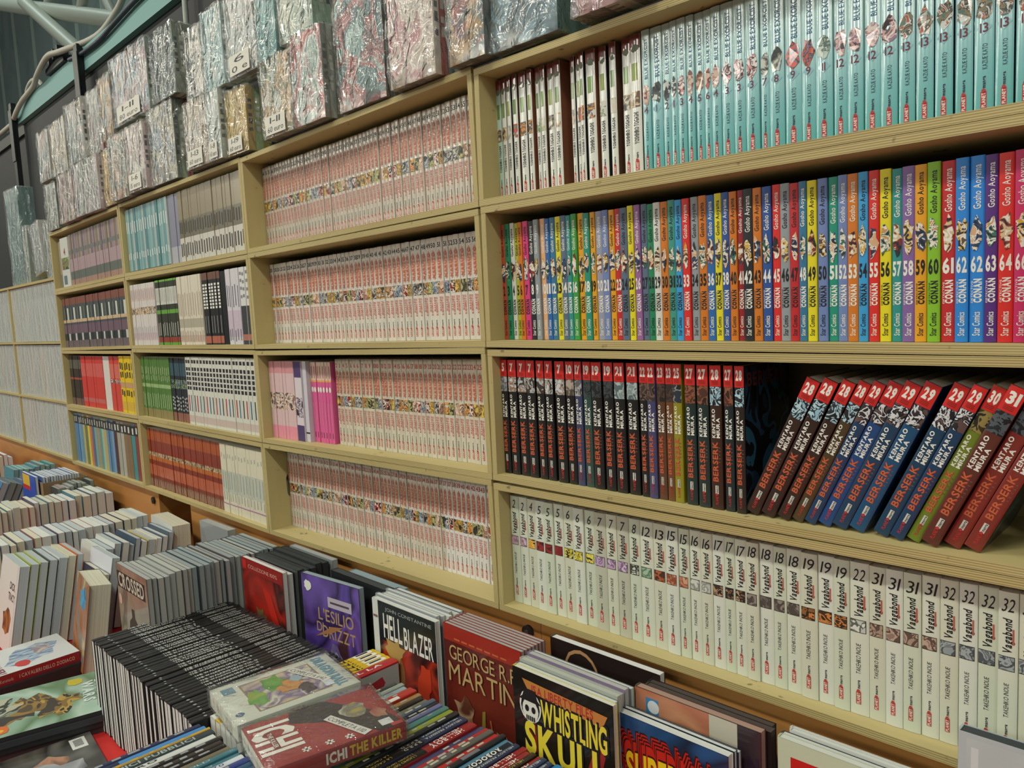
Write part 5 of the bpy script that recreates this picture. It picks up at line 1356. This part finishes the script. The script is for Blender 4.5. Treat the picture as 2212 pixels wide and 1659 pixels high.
# pile of spines at the front left
LEFT = [('#20284a', '', None), ('#3f84c0', '', 'half'), ('#c09a3c', '', 'thin'), ('#28363a', 'NEMICI PUBBLICI', 'big'), ('#c8ccc8', 'JIM APARO', 'dark'), ('#211c1c', '', None), ('#2a2220', '', None), ('#1c1818', '', None), ('#6a6450', '100 BULLETS: DECADUTI', 'dark'), ('#3f6f7c', 'GOLD', 'gold'), ('#3f6f7c', 'GOLD', 'gold'), ('#c4cad0', 'GOLD 70', 'dk2'), ('#2a3a78', '', None), ('#264a6c', '', None), ('#2c4a68', '', None)]
x = -0.2060
for i, (c, txt, st) in enumerate(LEFT):
    rn = random.Random(i + 50); t = rn.uniform(0.0095, 0.0125) if st != 'thin' else 0.006
    if st == 'big': t = 0.0165
    mb = MB()
    if st == 'big': vtext(mb, txt, t * 0.5, L * 0.42, L * 0.90, t * 0.5, mat('#9aa6a0', 0.5), 0.02)
    elif st == 'dark': vtext(mb, txt, t * 0.5, L * 0.35, L * 0.70, t * 0.4, INK, 0.02)
    elif st == 'gold': vtext(mb, txt, t * 0.5, L * 0.70, L * 0.86, t * 0.45, mat('#a8b8b8', 0.5), 0.0)
    elif st == 'dk2': vtext(mb, txt, t * 0.5, L * 0.66, L * 0.9, t * 0.5, mat('#2a3a68', 0.5), 0.0)
    elif st == 'half': mb.rect((0, 0, 0), (1, 0, 0), U, 0.0003, t - 0.0003, 0.002, L * 0.55, mat('#1c2440', 0.4))
    else:
        for k in range(8):
            a0 = L * (0.3 + 0.08 * k); mb.rect((0, 0, 0), (1, 0, 0), U, t * 0.3, t * 0.7, a0, a0 + L * rn.uniform(0.03, 0.06), mat('#8f9294', 0.5))
    curve_spine(mb, t)
    spine_up('comic_book', 'slim comic in the front left spine-up pile, %s from left' % ordn(i + 1), 'front left comics standing spine up', x, -0.6560 + rn.uniform(-0.003, 0.003), 0.9510 + rn.uniform(-0.002, 0.002), t, L, 0.1695, mat(c, 0.35, 0.3), mb.mesh('spine_print'), WHITEP)
    x += t + 0.0006

# ------------------------------------------------------------------ wrapped bundles lying on top
flat_film = plastic(0.05, 26, 0.4, 0.05, 1.2)
def bundle(label, x, y, z, rz, w, l, n, th, cols, paint):
    e = ob('wrapped_bundle', None, None, (x, y, z), (0, 0, rz)); tag(e, label, 'book set', 'wrapped bundles on the spine-up comics')
    for i in range(n):
        mb = MB(); m = mat(cols[i % len(cols)], 0.35, 0.4)
        # spine on +x
        mb.box(0, w, 0, l, i * th + 0.0002, (i + 1) * th - 0.0002, m, [m, m, PAPER, m, PAPER, PAPER]); ob('volume', mb.mesh('volume'), e)
    mb = MB(); paint(mb, w, l, n * th); ob('cover_print', mb.mesh('cover_print'), e)
    mb = MB(); paint_n(mb, w, l, n * th, label); q = ob('price_note', mb.mesh('price_note'), e)
    bm = bmesh.new(); bmesh.ops.create_cube(bm, size=1.0)
    for v in bm.verts: v.co = Vector(((v.co.x + 0.5) * w, (v.co.y + 0.5) * l, (v.co.z + 0.5) * n * th))
    bmesh.ops.subdivide_edges(bm, edges=list(bm.edges), cuts=8, use_grid_fill=True)
    rn = random.Random(5)
    for v in bm.verts:
        d = Vector((0, 0, 0))
        if v.co.x < 1e-5: d.x = -1
        if v.co.x > w - 1e-5: d.x = 1
        if v.co.y < 1e-5: d.y = -1
        if v.co.y > l - 1e-5: d.y = 1
        if v.co.z > n * th - 1e-5: d.z = 1
        v.co += d * (0.0022 + rn.uniform(0, 0.0014))
    me = bpy.data.meshes.new('clear_wrap'); bm.to_mesh(me); bm.free(); me.materials.append(flat_film); me.polygons.foreach_set('use_smooth', [True] * len(me.polygons))
    ob('clear_wrap', me, e)
    return e
def paint_n(mb, w, l, h, label):
    s = 'COMPLETA 1/42' if 'green' in label else 'COMPLETA 1/10'
    z = h + 0.0015
    a = 0.16 if 'green' in label else 0.42
    o = Vector((w * a, l * (0.60 if 'green' in label else 0.52), z)); u = Vector((0.90, 0.40, 0)).normalized(); v = Vector((-0.40, 0.90, 0)).normalized()
    mb.rect(o, u, v, 0, w * 0.62, 0, l * 0.075, mat('#d0d0c8', 0.5)); mb.text(s, o + u * w * 0.03 + v * l * 0.015 + Vector((0, 0, 0.0001)), u, v, l * 0.042, INK, w=w * 0.54, bold=0.0, shear=0.15)
X3 = (1, 0, 0); Y3 = (0, 1, 0)
def paint_green(mb, w, l, h):
    z = h + 0.0002
    R_ = lambda a0, a1, b0, b1, m, k=0: mb.rect((0, 0, z + k * 0.0001), X3, Y3, w * a0, w * a1, l * b0, l * b1, m)
    B_ = lambda a, b, ra, rb, m, s, k=0, j=0.25: mb.blob((0, 0, z + k * 0.0001), X3, Y3, w * a, l * b, w * ra, l * rb, m, 16, s, j)
    R_(0, 1, 0, 1, mat('#c4c8bc', 0.4, 0.3)); R_(0.12, 0.88, 0.20, 0.80, mat('#8a7a5c', 0.4), 1); R_(0.14, 0.86, 0.215, 0.785, pic(('#5c4a78', '#c8c4b0', '#6a5a88', '#b8a890'), 40, soft=True), 2)
    B_(0.36, 0.46, 0.22, 0.10, pic(('#4a8a2c', '#5c9a34', '#3c7a28'), 50, soft=True), 3, 3, 0.3); B_(0.55, 0.26, 0.24, 0.08, pic(('#4a8a2c', '#5c9a34', '#9a9a34'), 50, soft=True), 7, 4, 0.3); B_(0.52, 0.55, 0.16, 0.12, pic(('#b0702c', '#c08a44', '#8a5a34'), 60, soft=True), 9, 5, 0.4); B_(0.70, 0.64, 0.12, 0.07, mat('#3c3438', 0.5), 12, 6, 0.3); B_(0.4, 0.62, 0.08, 0.05, mat('#8fa8b4', 0.5), 15, 7, 0.2)
    mb.text('DRAGON BALL', (w * 0.06, l * 0.84, z + 0.0008), X3, Y3, l * 0.085, mat('#5a94ac', 0.4), w=w * 0.86, bold=0.04)
    R_(0.62, 0.84, 0.76, 0.83, mat('#c8d0d8', 0.5), 9); R_(0.10, 0.26, 0.06, 0.16, mat('#5a8090', 0.4), 3); B_(0.80, 0.07, 0.05, 0.035, mat('#4a5a74', 0.4), 2, 3, 0.03)
    mb.rect((w + 0.0002, 0, 0), Y3, (0, 0, 1), l * 0.02, l * 0.98, h * 0.1, h * 0.9, mat('#b0b8ac', 0.4, 0.3))
def paint_red(mb, w, l, h):
    z = h + 0.0002
    R_ = lambda a0, a1, b0, b1, m, k=0: mb.rect((0, 0, z + k * 0.0001), X3, Y3, w * a0, w * a1, l * b0, l * b1, m)
    R_(0, 1, 0, 1, mat('#8e2322', 0.4, 0.3))
    P_ = lambda pts, m, k: mb.poly([(w * a, l * b, z + 0.0001 * k) for a, b in pts], m)
    P_([(0.0, 0.35), (0.25, 0.3), (0.55, 0.62), (1.0, 0.80), (1.0, 1.0), (0.7, 0.95), (0.0, 0.62)], mat('#241c1a', 0.45), 1)
    mb.blob((0, 0, z + 0.0003), X3, Y3, w * 0.40, l * 0.76, w * 0.16, l * 0.10, pic(('#8a8a78', '#b8b49c', '#6a6a5c', '#b0a03c'), 50, soft=True), 16, 6, 0.2); mb.blob((0, 0, z + 0.0003), X3, Y3, w * 0.62, l * 0.90, w * 0.12, l * 0.06, pic(('#a87a5c', '#8a3a30'), 50, soft=True), 12, 8, 0.3)
    mb.text('ICHI', (w * 0.12, l * 0.04, z + 0.0004), X3, Y3, l * 0.26, WHITE, w=w * 0.62, bold=0.05); R_(0.30, 0.66, 0.12, 0.165, mat('#6e1a1a', 0.4), 5); mb.text('THE KILLER', (w * 0.32, l * 0.125, z + 0.0006), X3, Y3, l * 0.03, WHITE, w=w * 0.32, bold=0.02)
    for k, (a, b) in enumerate(((0.86, 0.30), (0.88, 0.46), (0.90, 0.60))):
        for q in range(3):
            an = math.pi * q / 3
            u = Vector((math.cos(an), math.sin(an), 0)); v = Vector((-u.y, u.x, 0)); mb.rect(Vector((w * a, l * b, z + 0.0005)), u, v, -0.006, 0.006, -0.0013, 0.0013, WHITE)
    R_(0.80, 0.93, 0.84, 0.93, mat('#c8cccc', 0.5), 6); R_(0.93, 0.995, 0.90, 0.985, mat('#a83030', 0.4), 6)
    mb.text('ICHI', (w + 0.0003, l * 0.40, h * 0.2), Y3, (0, 0, 1), h * 0.55, WHITE, w=l * 0.15, bold=0.05); mb.text('THE KILLER', (w + 0.0003, l * 0.57, h * 0.2), Y3, (0, 0, 1), h * 0.55, mat('#c8b02c', 0.4), w=l * 0.40, bold=0.04)
bundle('wrapped bundle with green cover picture lying on white volumes', -0.2280, -0.376, 0.9560, math.radians(-8), 0.128, 0.180, 2, 0.0115, ['#c0c4bc'], paint_green)
bundle('wrapped red bundle with yellow lettered spine', -0.092, -0.3930, 0.9560, math.radians(-12), 0.122, 0.182, 2, 0.0115, ['#8e2322'], paint_red)

# ------------------------------------------------------------------ books lying flat at the left front
def flat(name, label, x, y, z, rz, w, l, th, m, paint, side=None):
    e = ob(name, None, None, (x, y, z), (0, 0, rz)); tag(e, label, 'book', 'comics lying flat on the red cloth')
    mb = MB(); mb.box(0, w, 0, l, 0, th, m, [m, m, PAPER, m, PAPER, PAPER]); ob('volume', mb.mesh('volume'), e)
    mb = MB(); paint(mb, w, l, th); ob('cover_print', mb.mesh('cover_print'), e)
    return e
def pz(mb, w, l, h):
    z = h + 0.0002
    mb.rect((0, 0, z), X3, Y3, 0, w, 0, l, mat('#ccd0d0', 0.35, 0.4)); mb.blob((0, 0, z + 0.0001), X3, Y3, w * 0.5, l * 0.6, w * 0.32, l * 0.3, pic(('#7a94b0', '#b8c4cc', '#4a6a90', '#a8b4bc'), 30, soft=True, stretch=(4, 1, 1)), 18, 4, 0.3)
    mb.blob((0, 0, z + 0.0002), X3, Y3, w * 0.4, l * 0.72, w * 0.16, l * 0.12, pic(('#a86a5c', '#8a8a94', '#c0b0a8'), 50, soft=True), 14, 7, 0.35); mb.blob((0, 0, z + 0.0002), X3, Y3, w * 0.78, l * 0.45, w * 0.12, l * 0.08, mat('#b8322c', 0.4), 14, 2, 0.05)
    mb.text('CAVALIERI', (w * 0.30, l * 0.18, z + 0.0003), X3, Y3, l * 0.07, mat('#7a2440', 0.4), w=w * 0.66, bold=0.03); mb.text('ZODIACO', (w * 0.36, l * 0.08, z + 0.0003), X3, Y3, l * 0.07, mat('#7a2440', 0.4), w=w * 0.6, bold=0.03)
    mb.text('I CAVALIERI DELLO ZODIACO', (w + 0.0003, l * 0.36, h * 0.3), Y3, (0, 0, 1), h * 0.34, mat('#c8a8a0', 0.4), w=l * 0.58, bold=0.02); mb.text('Masami Kurumada', (w + 0.0003, l * 0.06, h * 0.3), Y3, (0, 0, 1), h * 0.3, mat('#c8a8a0', 0.4), w=l * 0.24, bold=0.0)
def pw(mb, w, l, h):
    z = h + 0.0002
    mb.rect((0, 0, z), X3, Y3, 0, w, 0, l, pic(('#8fb0a0', '#a8c0b0', '#7a9a80', '#5c7a54', '#98b4a4'), 8, 0.35, 0.4, soft=True))
    for k, (a, b, ra, rb, c) in enumerate(((0.5, 0.45, 0.30, 0.14, ('#2c2418', '#8a6a24', '#4a3a20', '#b08a34')), (0.36, 0.3, 0.2, 0.12, ('#3a4034', '#7a8470', '#24281f', '#a8a890')), (0.6, 0.66, 0.2, 0.14, ('#33281a', '#7a5c20', '#a88a34', '#1c1812')), (0.22, 0.12, 0.2, 0.1, ('#5c6a4a', '#8a9a7c', '#3a4434')))):
        mb.blob((0, 0, z + 0.0001 * (k + 1)), X3, Y3, w * a, l * b, w * ra, l * rb, pic(c, 42), 20, k + 4, 0.45)
    mb.blob((0, 0, z + 0.0006), X3, Y3, w * 0.86, l * 0.34, w * 0.09, l * 0.05, mat('#c8641e', 0.4), 8, 3, 0.3); mb.blob((0, 0, z + 0.0007), X3, Y3, w * 0.87, l * 0.335, w * 0.04, l * 0.025, mat('#d8a82a', 0.4), 8, 4, 0.2); mb.blob((0, 0, z + 0.0006), X3, Y3, w * 0.14, l * 0.78, w * 0.09, l * 0.05, mat('#b8a82c', 0.4), 8, 6, 0.35)
    mb.text('STAR', (w * 0.22, l * 0.90, z + 0.0008), X3, Y3, l * 0.055, mat('#c4d0cc', 0.35), w=w * 0.44, bold=0.03); mb.text('WARS', (w * 0.22, l * 0.82, z + 0.0008), X3, Y3, l * 0.065, mat('#ccd6d2', 0.35), w=w * 0.5, bold=0.04)
def pd(mb, w, l, h):
    z = h + 0.0002
    mb.rect((0, 0, z), X3, Y3, 0, w, 0, l, pic(('#3a3630', '#57524a', '#2c2a26', '#6a6864'), 9, 0.35, 0.4, soft=True))
    mb.blob((0, 0, z + 0.0001), X3, Y3, w * 0.42, l * 0.72, w * 0.16, l * 0.10, pic(('#8a6048', '#a87c60', '#6a4a38'), 26, soft=True), 14, 3, 0.2); mb.blob((0, 0, z + 0.0002), X3, Y3, w * 0.62, l * 0.66, w * 0.2, l * 0.2, pic(('#6f7276', '#9a9ca0', '#4a4e54'), 20, soft=True), 16, 5, 0.3)
    mb.rect((0, 0, z + 0.0003), X3, Y3, w * 0.06, w * 0.30, l * 0.86, l * 0.955, mat('#cdd0cc', 0.5))
    for k in range(7): mb.rect((0, 0, z + 0.0004), X3, Y3, w * (0.10 + 0.022 * k), w * (0.112 + 0.022 * k), l * 0.88, l * 0.935, INK)
    mb.blob((0, 0, z + 0.0003), X3, Y3, w * 0.75, l * 0.4, w * 0.1, l * 0.05, mat('#c8c8c4', 0.4), 12, 8, 0.3)
flat('comic_book', 'white manga with red spine lying left of the black comics', -1.083, -0.545, TABLE + 0.0265, math.radians(2), 0.150, 0.178, 0.022, mat('#8e1f20', 0.35, 0.4), pz)
row = flat('comic_book', 'dark comic under the white manga with red spine', -1.088, -0.556, TABLE + 0.0004, math.radians(2), 0.165, 0.19, 0.0255, mat('#26282a', 0.4), lambda mb, w, l, h: mb.rect((0, 0, h + 0.0002), X3, Y3, 0.004, w - 0.004, 0.004, l - 0.004, mat('#33363a', 0.4)))
flat('comic_book', 'green and gold battle cover lying beside the black comics', -0.876, -0.610, TABLE + 0.034, math.radians(-13), 0.19, 0.272, 0.008, mat('#2a2c2e', 0.4), pw)
for k in range(3):
    flat('comic_book', 'dark comic under the green battle cover, %s from below' % ordn(k + 1), -0.878 + 0.003 * k, -0.612, TABLE + 0.0004 + 0.0112 * k, math.radians(-13), 0.19, 0.272, 0.0108, mat(['#3a3234', '#26282a', '#33383c'][k], 0.4), lambda mb, w, l, h: mb.rect((0, 0, h + 0.0002), X3, Y3, 0.004, w - 0.004, 0.004, l - 0.004, mat('#2c2c30', 0.4)))
flat('comic_book', 'grey comic with barcode lying on the cloth, lower left', -0.664, -0.690, TABLE + 0.0004, math.radians(-5), 0.170, 0.258, 0.008, mat('#3c3a36', 0.4), pd)

# ------------------------------------------------------------------ paperbacks standing in rows
PC = ['#1f2a4a', '#8a3a34', '#2c6a78', '#3a3f5c', '#c8cac4', '#56788a', '#7a8a54', '#b8bcb8', '#23283c', '#a85a44']
def paper_row(label, group, x0, w, y0, y1, ts, h, cols, pms, seed, lean=0.0, zj=0.008, xj=0.004, name='paperback'):
    rn = random.Random(seed); y = y0; i = 0
    while y < y1:
        t = rn.uniform(*ts)
        standing(name, '%s, %s from the front' % (label, ordn(i + 1)), group, x0 + rn.uniform(-xj, xj), w + rn.uniform(-0.005, 0.004), y, t, h + rn.uniform(-zj, zj), mat(rn.choice(cols), 0.45, 0.15), rn.choice(pms), lean=lean)
        y += (t + 0.0007) / math.cos(lean) + (0.0004 if lean else 0); i += 1
    return y
BLUEP = pages('#b4c0c4')
# nearest row, leaning back
LN = math.radians(11)
t = 0.020; a = Art(t, 0.15, 0.205)
a.r(0.005, 0.995, 0.002, 0.998, mat('#cdcdc8', 0.4)); a.t('DICK', 0.80, 0.70, 0.075, BLACK, 0.3, 0.03, shear=-0.1); a.t('TRACY', 0.80, 0.58, 0.075, BLACK, 0.36, 0.03, shear=-0.1); a.b(0.66, 0.34, 0.24, 0.14, pic(('#5c3a1c', '#a86a2c', '#2a1c14'), 30, soft=True), 3, 0.2)
standing('paperback', 'white book with black title at the left edge', 'leaning paperbacks near the black comics', -1.305, 0.16, -0.452, t, 0.205, mat('#cdcdc8', 0.4), BLUEP, a.done(), lean=LN)
y = -0.452 + t / math.cos(LN) + 0.002
spec = [('#8a9a3c', 0.017, 'olive'), ('#a8b070', 0.016, 'pale olive'), ('#3c4450', 0.018, 'slate'), ('#c4c8c8', 0.018, 'white'), ('#c8c4a8', 0.016, 'cream'), ('#b8623c', 0.014, 'orange')]
for c, t, nm in spec:
    standing('paperback', '%s paperback leaning back near the left edge' % nm, 'leaning paperbacks near the black comics', -1.298, 0.152, y, t, 0.205, mat(c, 0.45, 0.15), BLUEP if nm != 'cream' else CREAM, lean=LN)
    y += (t + 0.001) / math.cos(LN) + 0.001
t = 0.012; a = Art(t, 0.15, 0.21)
a.r(0.005, 0.995, 0.002, 0.66, mat('#3a3648', 0.45))
standing('paperback', 'navy fronted book pulled forward out of leaning row', 'leaning paperbacks near the black comics', -1.150, 0.150, y, t, 0.182, mat('#3a3648', 0.45), CREAM, None, lean=LN)
y += (t + 0.001) / math.cos(LN) + 0.001
t = 0.016; a = Art(t, 0.15, 0.215)
a.r(0.005, 0.995, 0.002, 0.998, mat('#c8ccd4', 0.4)); a.r(0.62, 0.86, 0.80, 0.815, mat('#5a5e68', 0.5))
standing('paperback', 'white book pulled forward behind the navy one', 'leaning paperbacks near the black comics', -1.150, 0.150, y, t, 0.215, mat('#c4c8d0', 0.45), BLUEP, a.done(), lean=LN)
y += (t + 0.001) / math.cos(LN) + 0.001
paper_row('paperback further back in the leaning row', 'leaning paperbacks near the black comics', -1.290, 0.150, y, -0.115, (0.012, 0.019), 0.205, ['#1f2a4a', '#c8cac4', '#56788a', '#3a4a5c', '#8a3a34', '#b8bcb8', '#c8b46a'], [BLUEP, BLUEP, CREAM, WHITEP], 21, LN)
t = 0.044; a = Art(t, 0.148, 0.19)
a.r(0.005, 0.995, 0.002, 0.998, pic(('#a88a44', '#8a5a3c', '#b8743c', '#6a7a80', '#c8b060'), 20, 0.35, 0.3, soft=True)); a.b(0.6, 0.78, 0.25, 0.12, pic(('#3a84b0', '#4a9ac0', '#2c6a90'), 40, soft=True), 3, 0.3)
standing('paperback', 'very thick cream edged paperback leaning in front', 'leaning paperbacks near the black comics', -1.045, 0.140, -0.352, t, 0.188, mat('#3a342c', 0.4), CREAM, a.done(), lean=math.radians(9), rz=math.radians(-7))
# further rows
paper_row('white edged paperback in the second row back', 'second row of paperbacks', -1.530, 0.145, -0.480, -0.045, (0.013, 0.022), 0.205, PC, [WHITEP, CREAM, BLUEP], 31, zj=0.003)
paper_row('white edged paperback in the third row back', 'third row of paperbacks', -1.930, 0.152, -0.400, -0.012, (0.014, 0.026), 0.215, PC, [WHITEP, CREAM, pages('#bfc4b4')], 32, zj=0.006)
standing('paperback', 'thick cream hardcover standing askew by the plinth gap', 'loose books by the plinth', -1.335, 0.185, -0.062, 0.045, 0.215, mat('#c4c8c4', 0.45), CREAM, None, cb=mat('#1c2034', 0.4), lean=math.radians(2), rz=math.radians(-4))
standing('paperback', 'grey bagged pack leaning by the plinth', 'loose books by the plinth', -1.045, 0.16, -0.040, 0.020, 0.245, mat('#8a9294', 0.2, 0.8), GREYP, None)
# cardboard box of comics with a blue cover in front
bx = ob('cardboard_box', None, None, (-2.215, -0.150, TABLE + 0.0004)); tag(bx, 'brown cardboard box holding thin blue and white comics', 'box')
cbm = mat('#8a7656', 0.7)
for x0, x1, y0, y1 in ((0, 0.19, 0, 0.003), (0, 0.19, 0.135, 0.138), (0, 0.003, 0.0032, 0.1348), (0.187, 0.19, 0.0032, 0.1348)):
    mb = MB(); mb.box(x0, x1, y0, y1, 0, 0.235, cbm); ob('panel', mb.mesh('panel'), bx)
row_behind(14, -2.208, 0.175, -0.1455, (0.0066, 0.0078), 0.252, ['#3a5a9a', '#c8ccd4', '#5a7ab0'], [WHITEP], 'thin blue and white comic in the cardboard box', 'comics in the cardboard box', seed=41)
t = 0.008; a = Art(t, 0.18, 0.255)
a.r(0.005, 0.995, 0.002, 0.998, mat('#1f4fb8', 0.35, 0.3)); a.r(0.08, 0.58, 0.84, 0.985, mat('#d0b02a', 0.4)); a.r(0.08, 0.58, 0.78, 0.84, mat('#b82a24', 0.4)); a.b(0.72, 0.2, 0.08, 0.16, pic(('#a84a4c', '#c8c8d0', '#5a3a60'), 50, soft=True), 4, 0.3)
standing('comic_book', 'bright blue comic with yellow and red label before the box', GS, -2.235, 0.18, -0.163, t, 0.255, mat('#1f4fb8', 0.35, 0.3), WHITEP, a.done())
paper_row('grey slim volume beside the cardboard box', 'slim grey volumes', -2.020, 0.085, -0.13, -0.02, (0.010, 0.014), 0.225, ['#3c4444', '#566060', '#8a9088', '#c08a98'], [GREYP, pages('#8f968c')], 43)
paper_row('dark slim volume leaning in the far row', 'dark slim volumes in the far row', -2.480, 0.16, -0.42, -0.13, (0.016, 0.022), 0.215, ['#33506a', '#24303c', '#4a5a60', '#2c6a9a', '#3a3c40'], [GREYP, pages('#7f8a84')], 44, math.radians(24))
paper_row('teal slim volume in the far row', 'teal slim volumes', -2.720, 0.16, -0.14, -0.015, (0.015, 0.02), 0.215, ['#3a8090', '#4a98b8', '#5a6a70', '#2f7f84'], [pages('#8fb0a8'), pages('#7f9a98')], 45, math.radians(6))
paper_row('white edged volume in the farthest row', 'farthest row of volumes', -3.200, 0.18, -0.40, -0.03, (0.014, 0.019), 0.21, PC, [WHITEP, CREAM], 46)
paper_row('white edged volume in the last row but one', 'farthest row of volumes', -3.480, 0.18, -0.35, -0.03, (0.014, 0.019), 0.20, PC, [WHITEP, CREAM], 47)
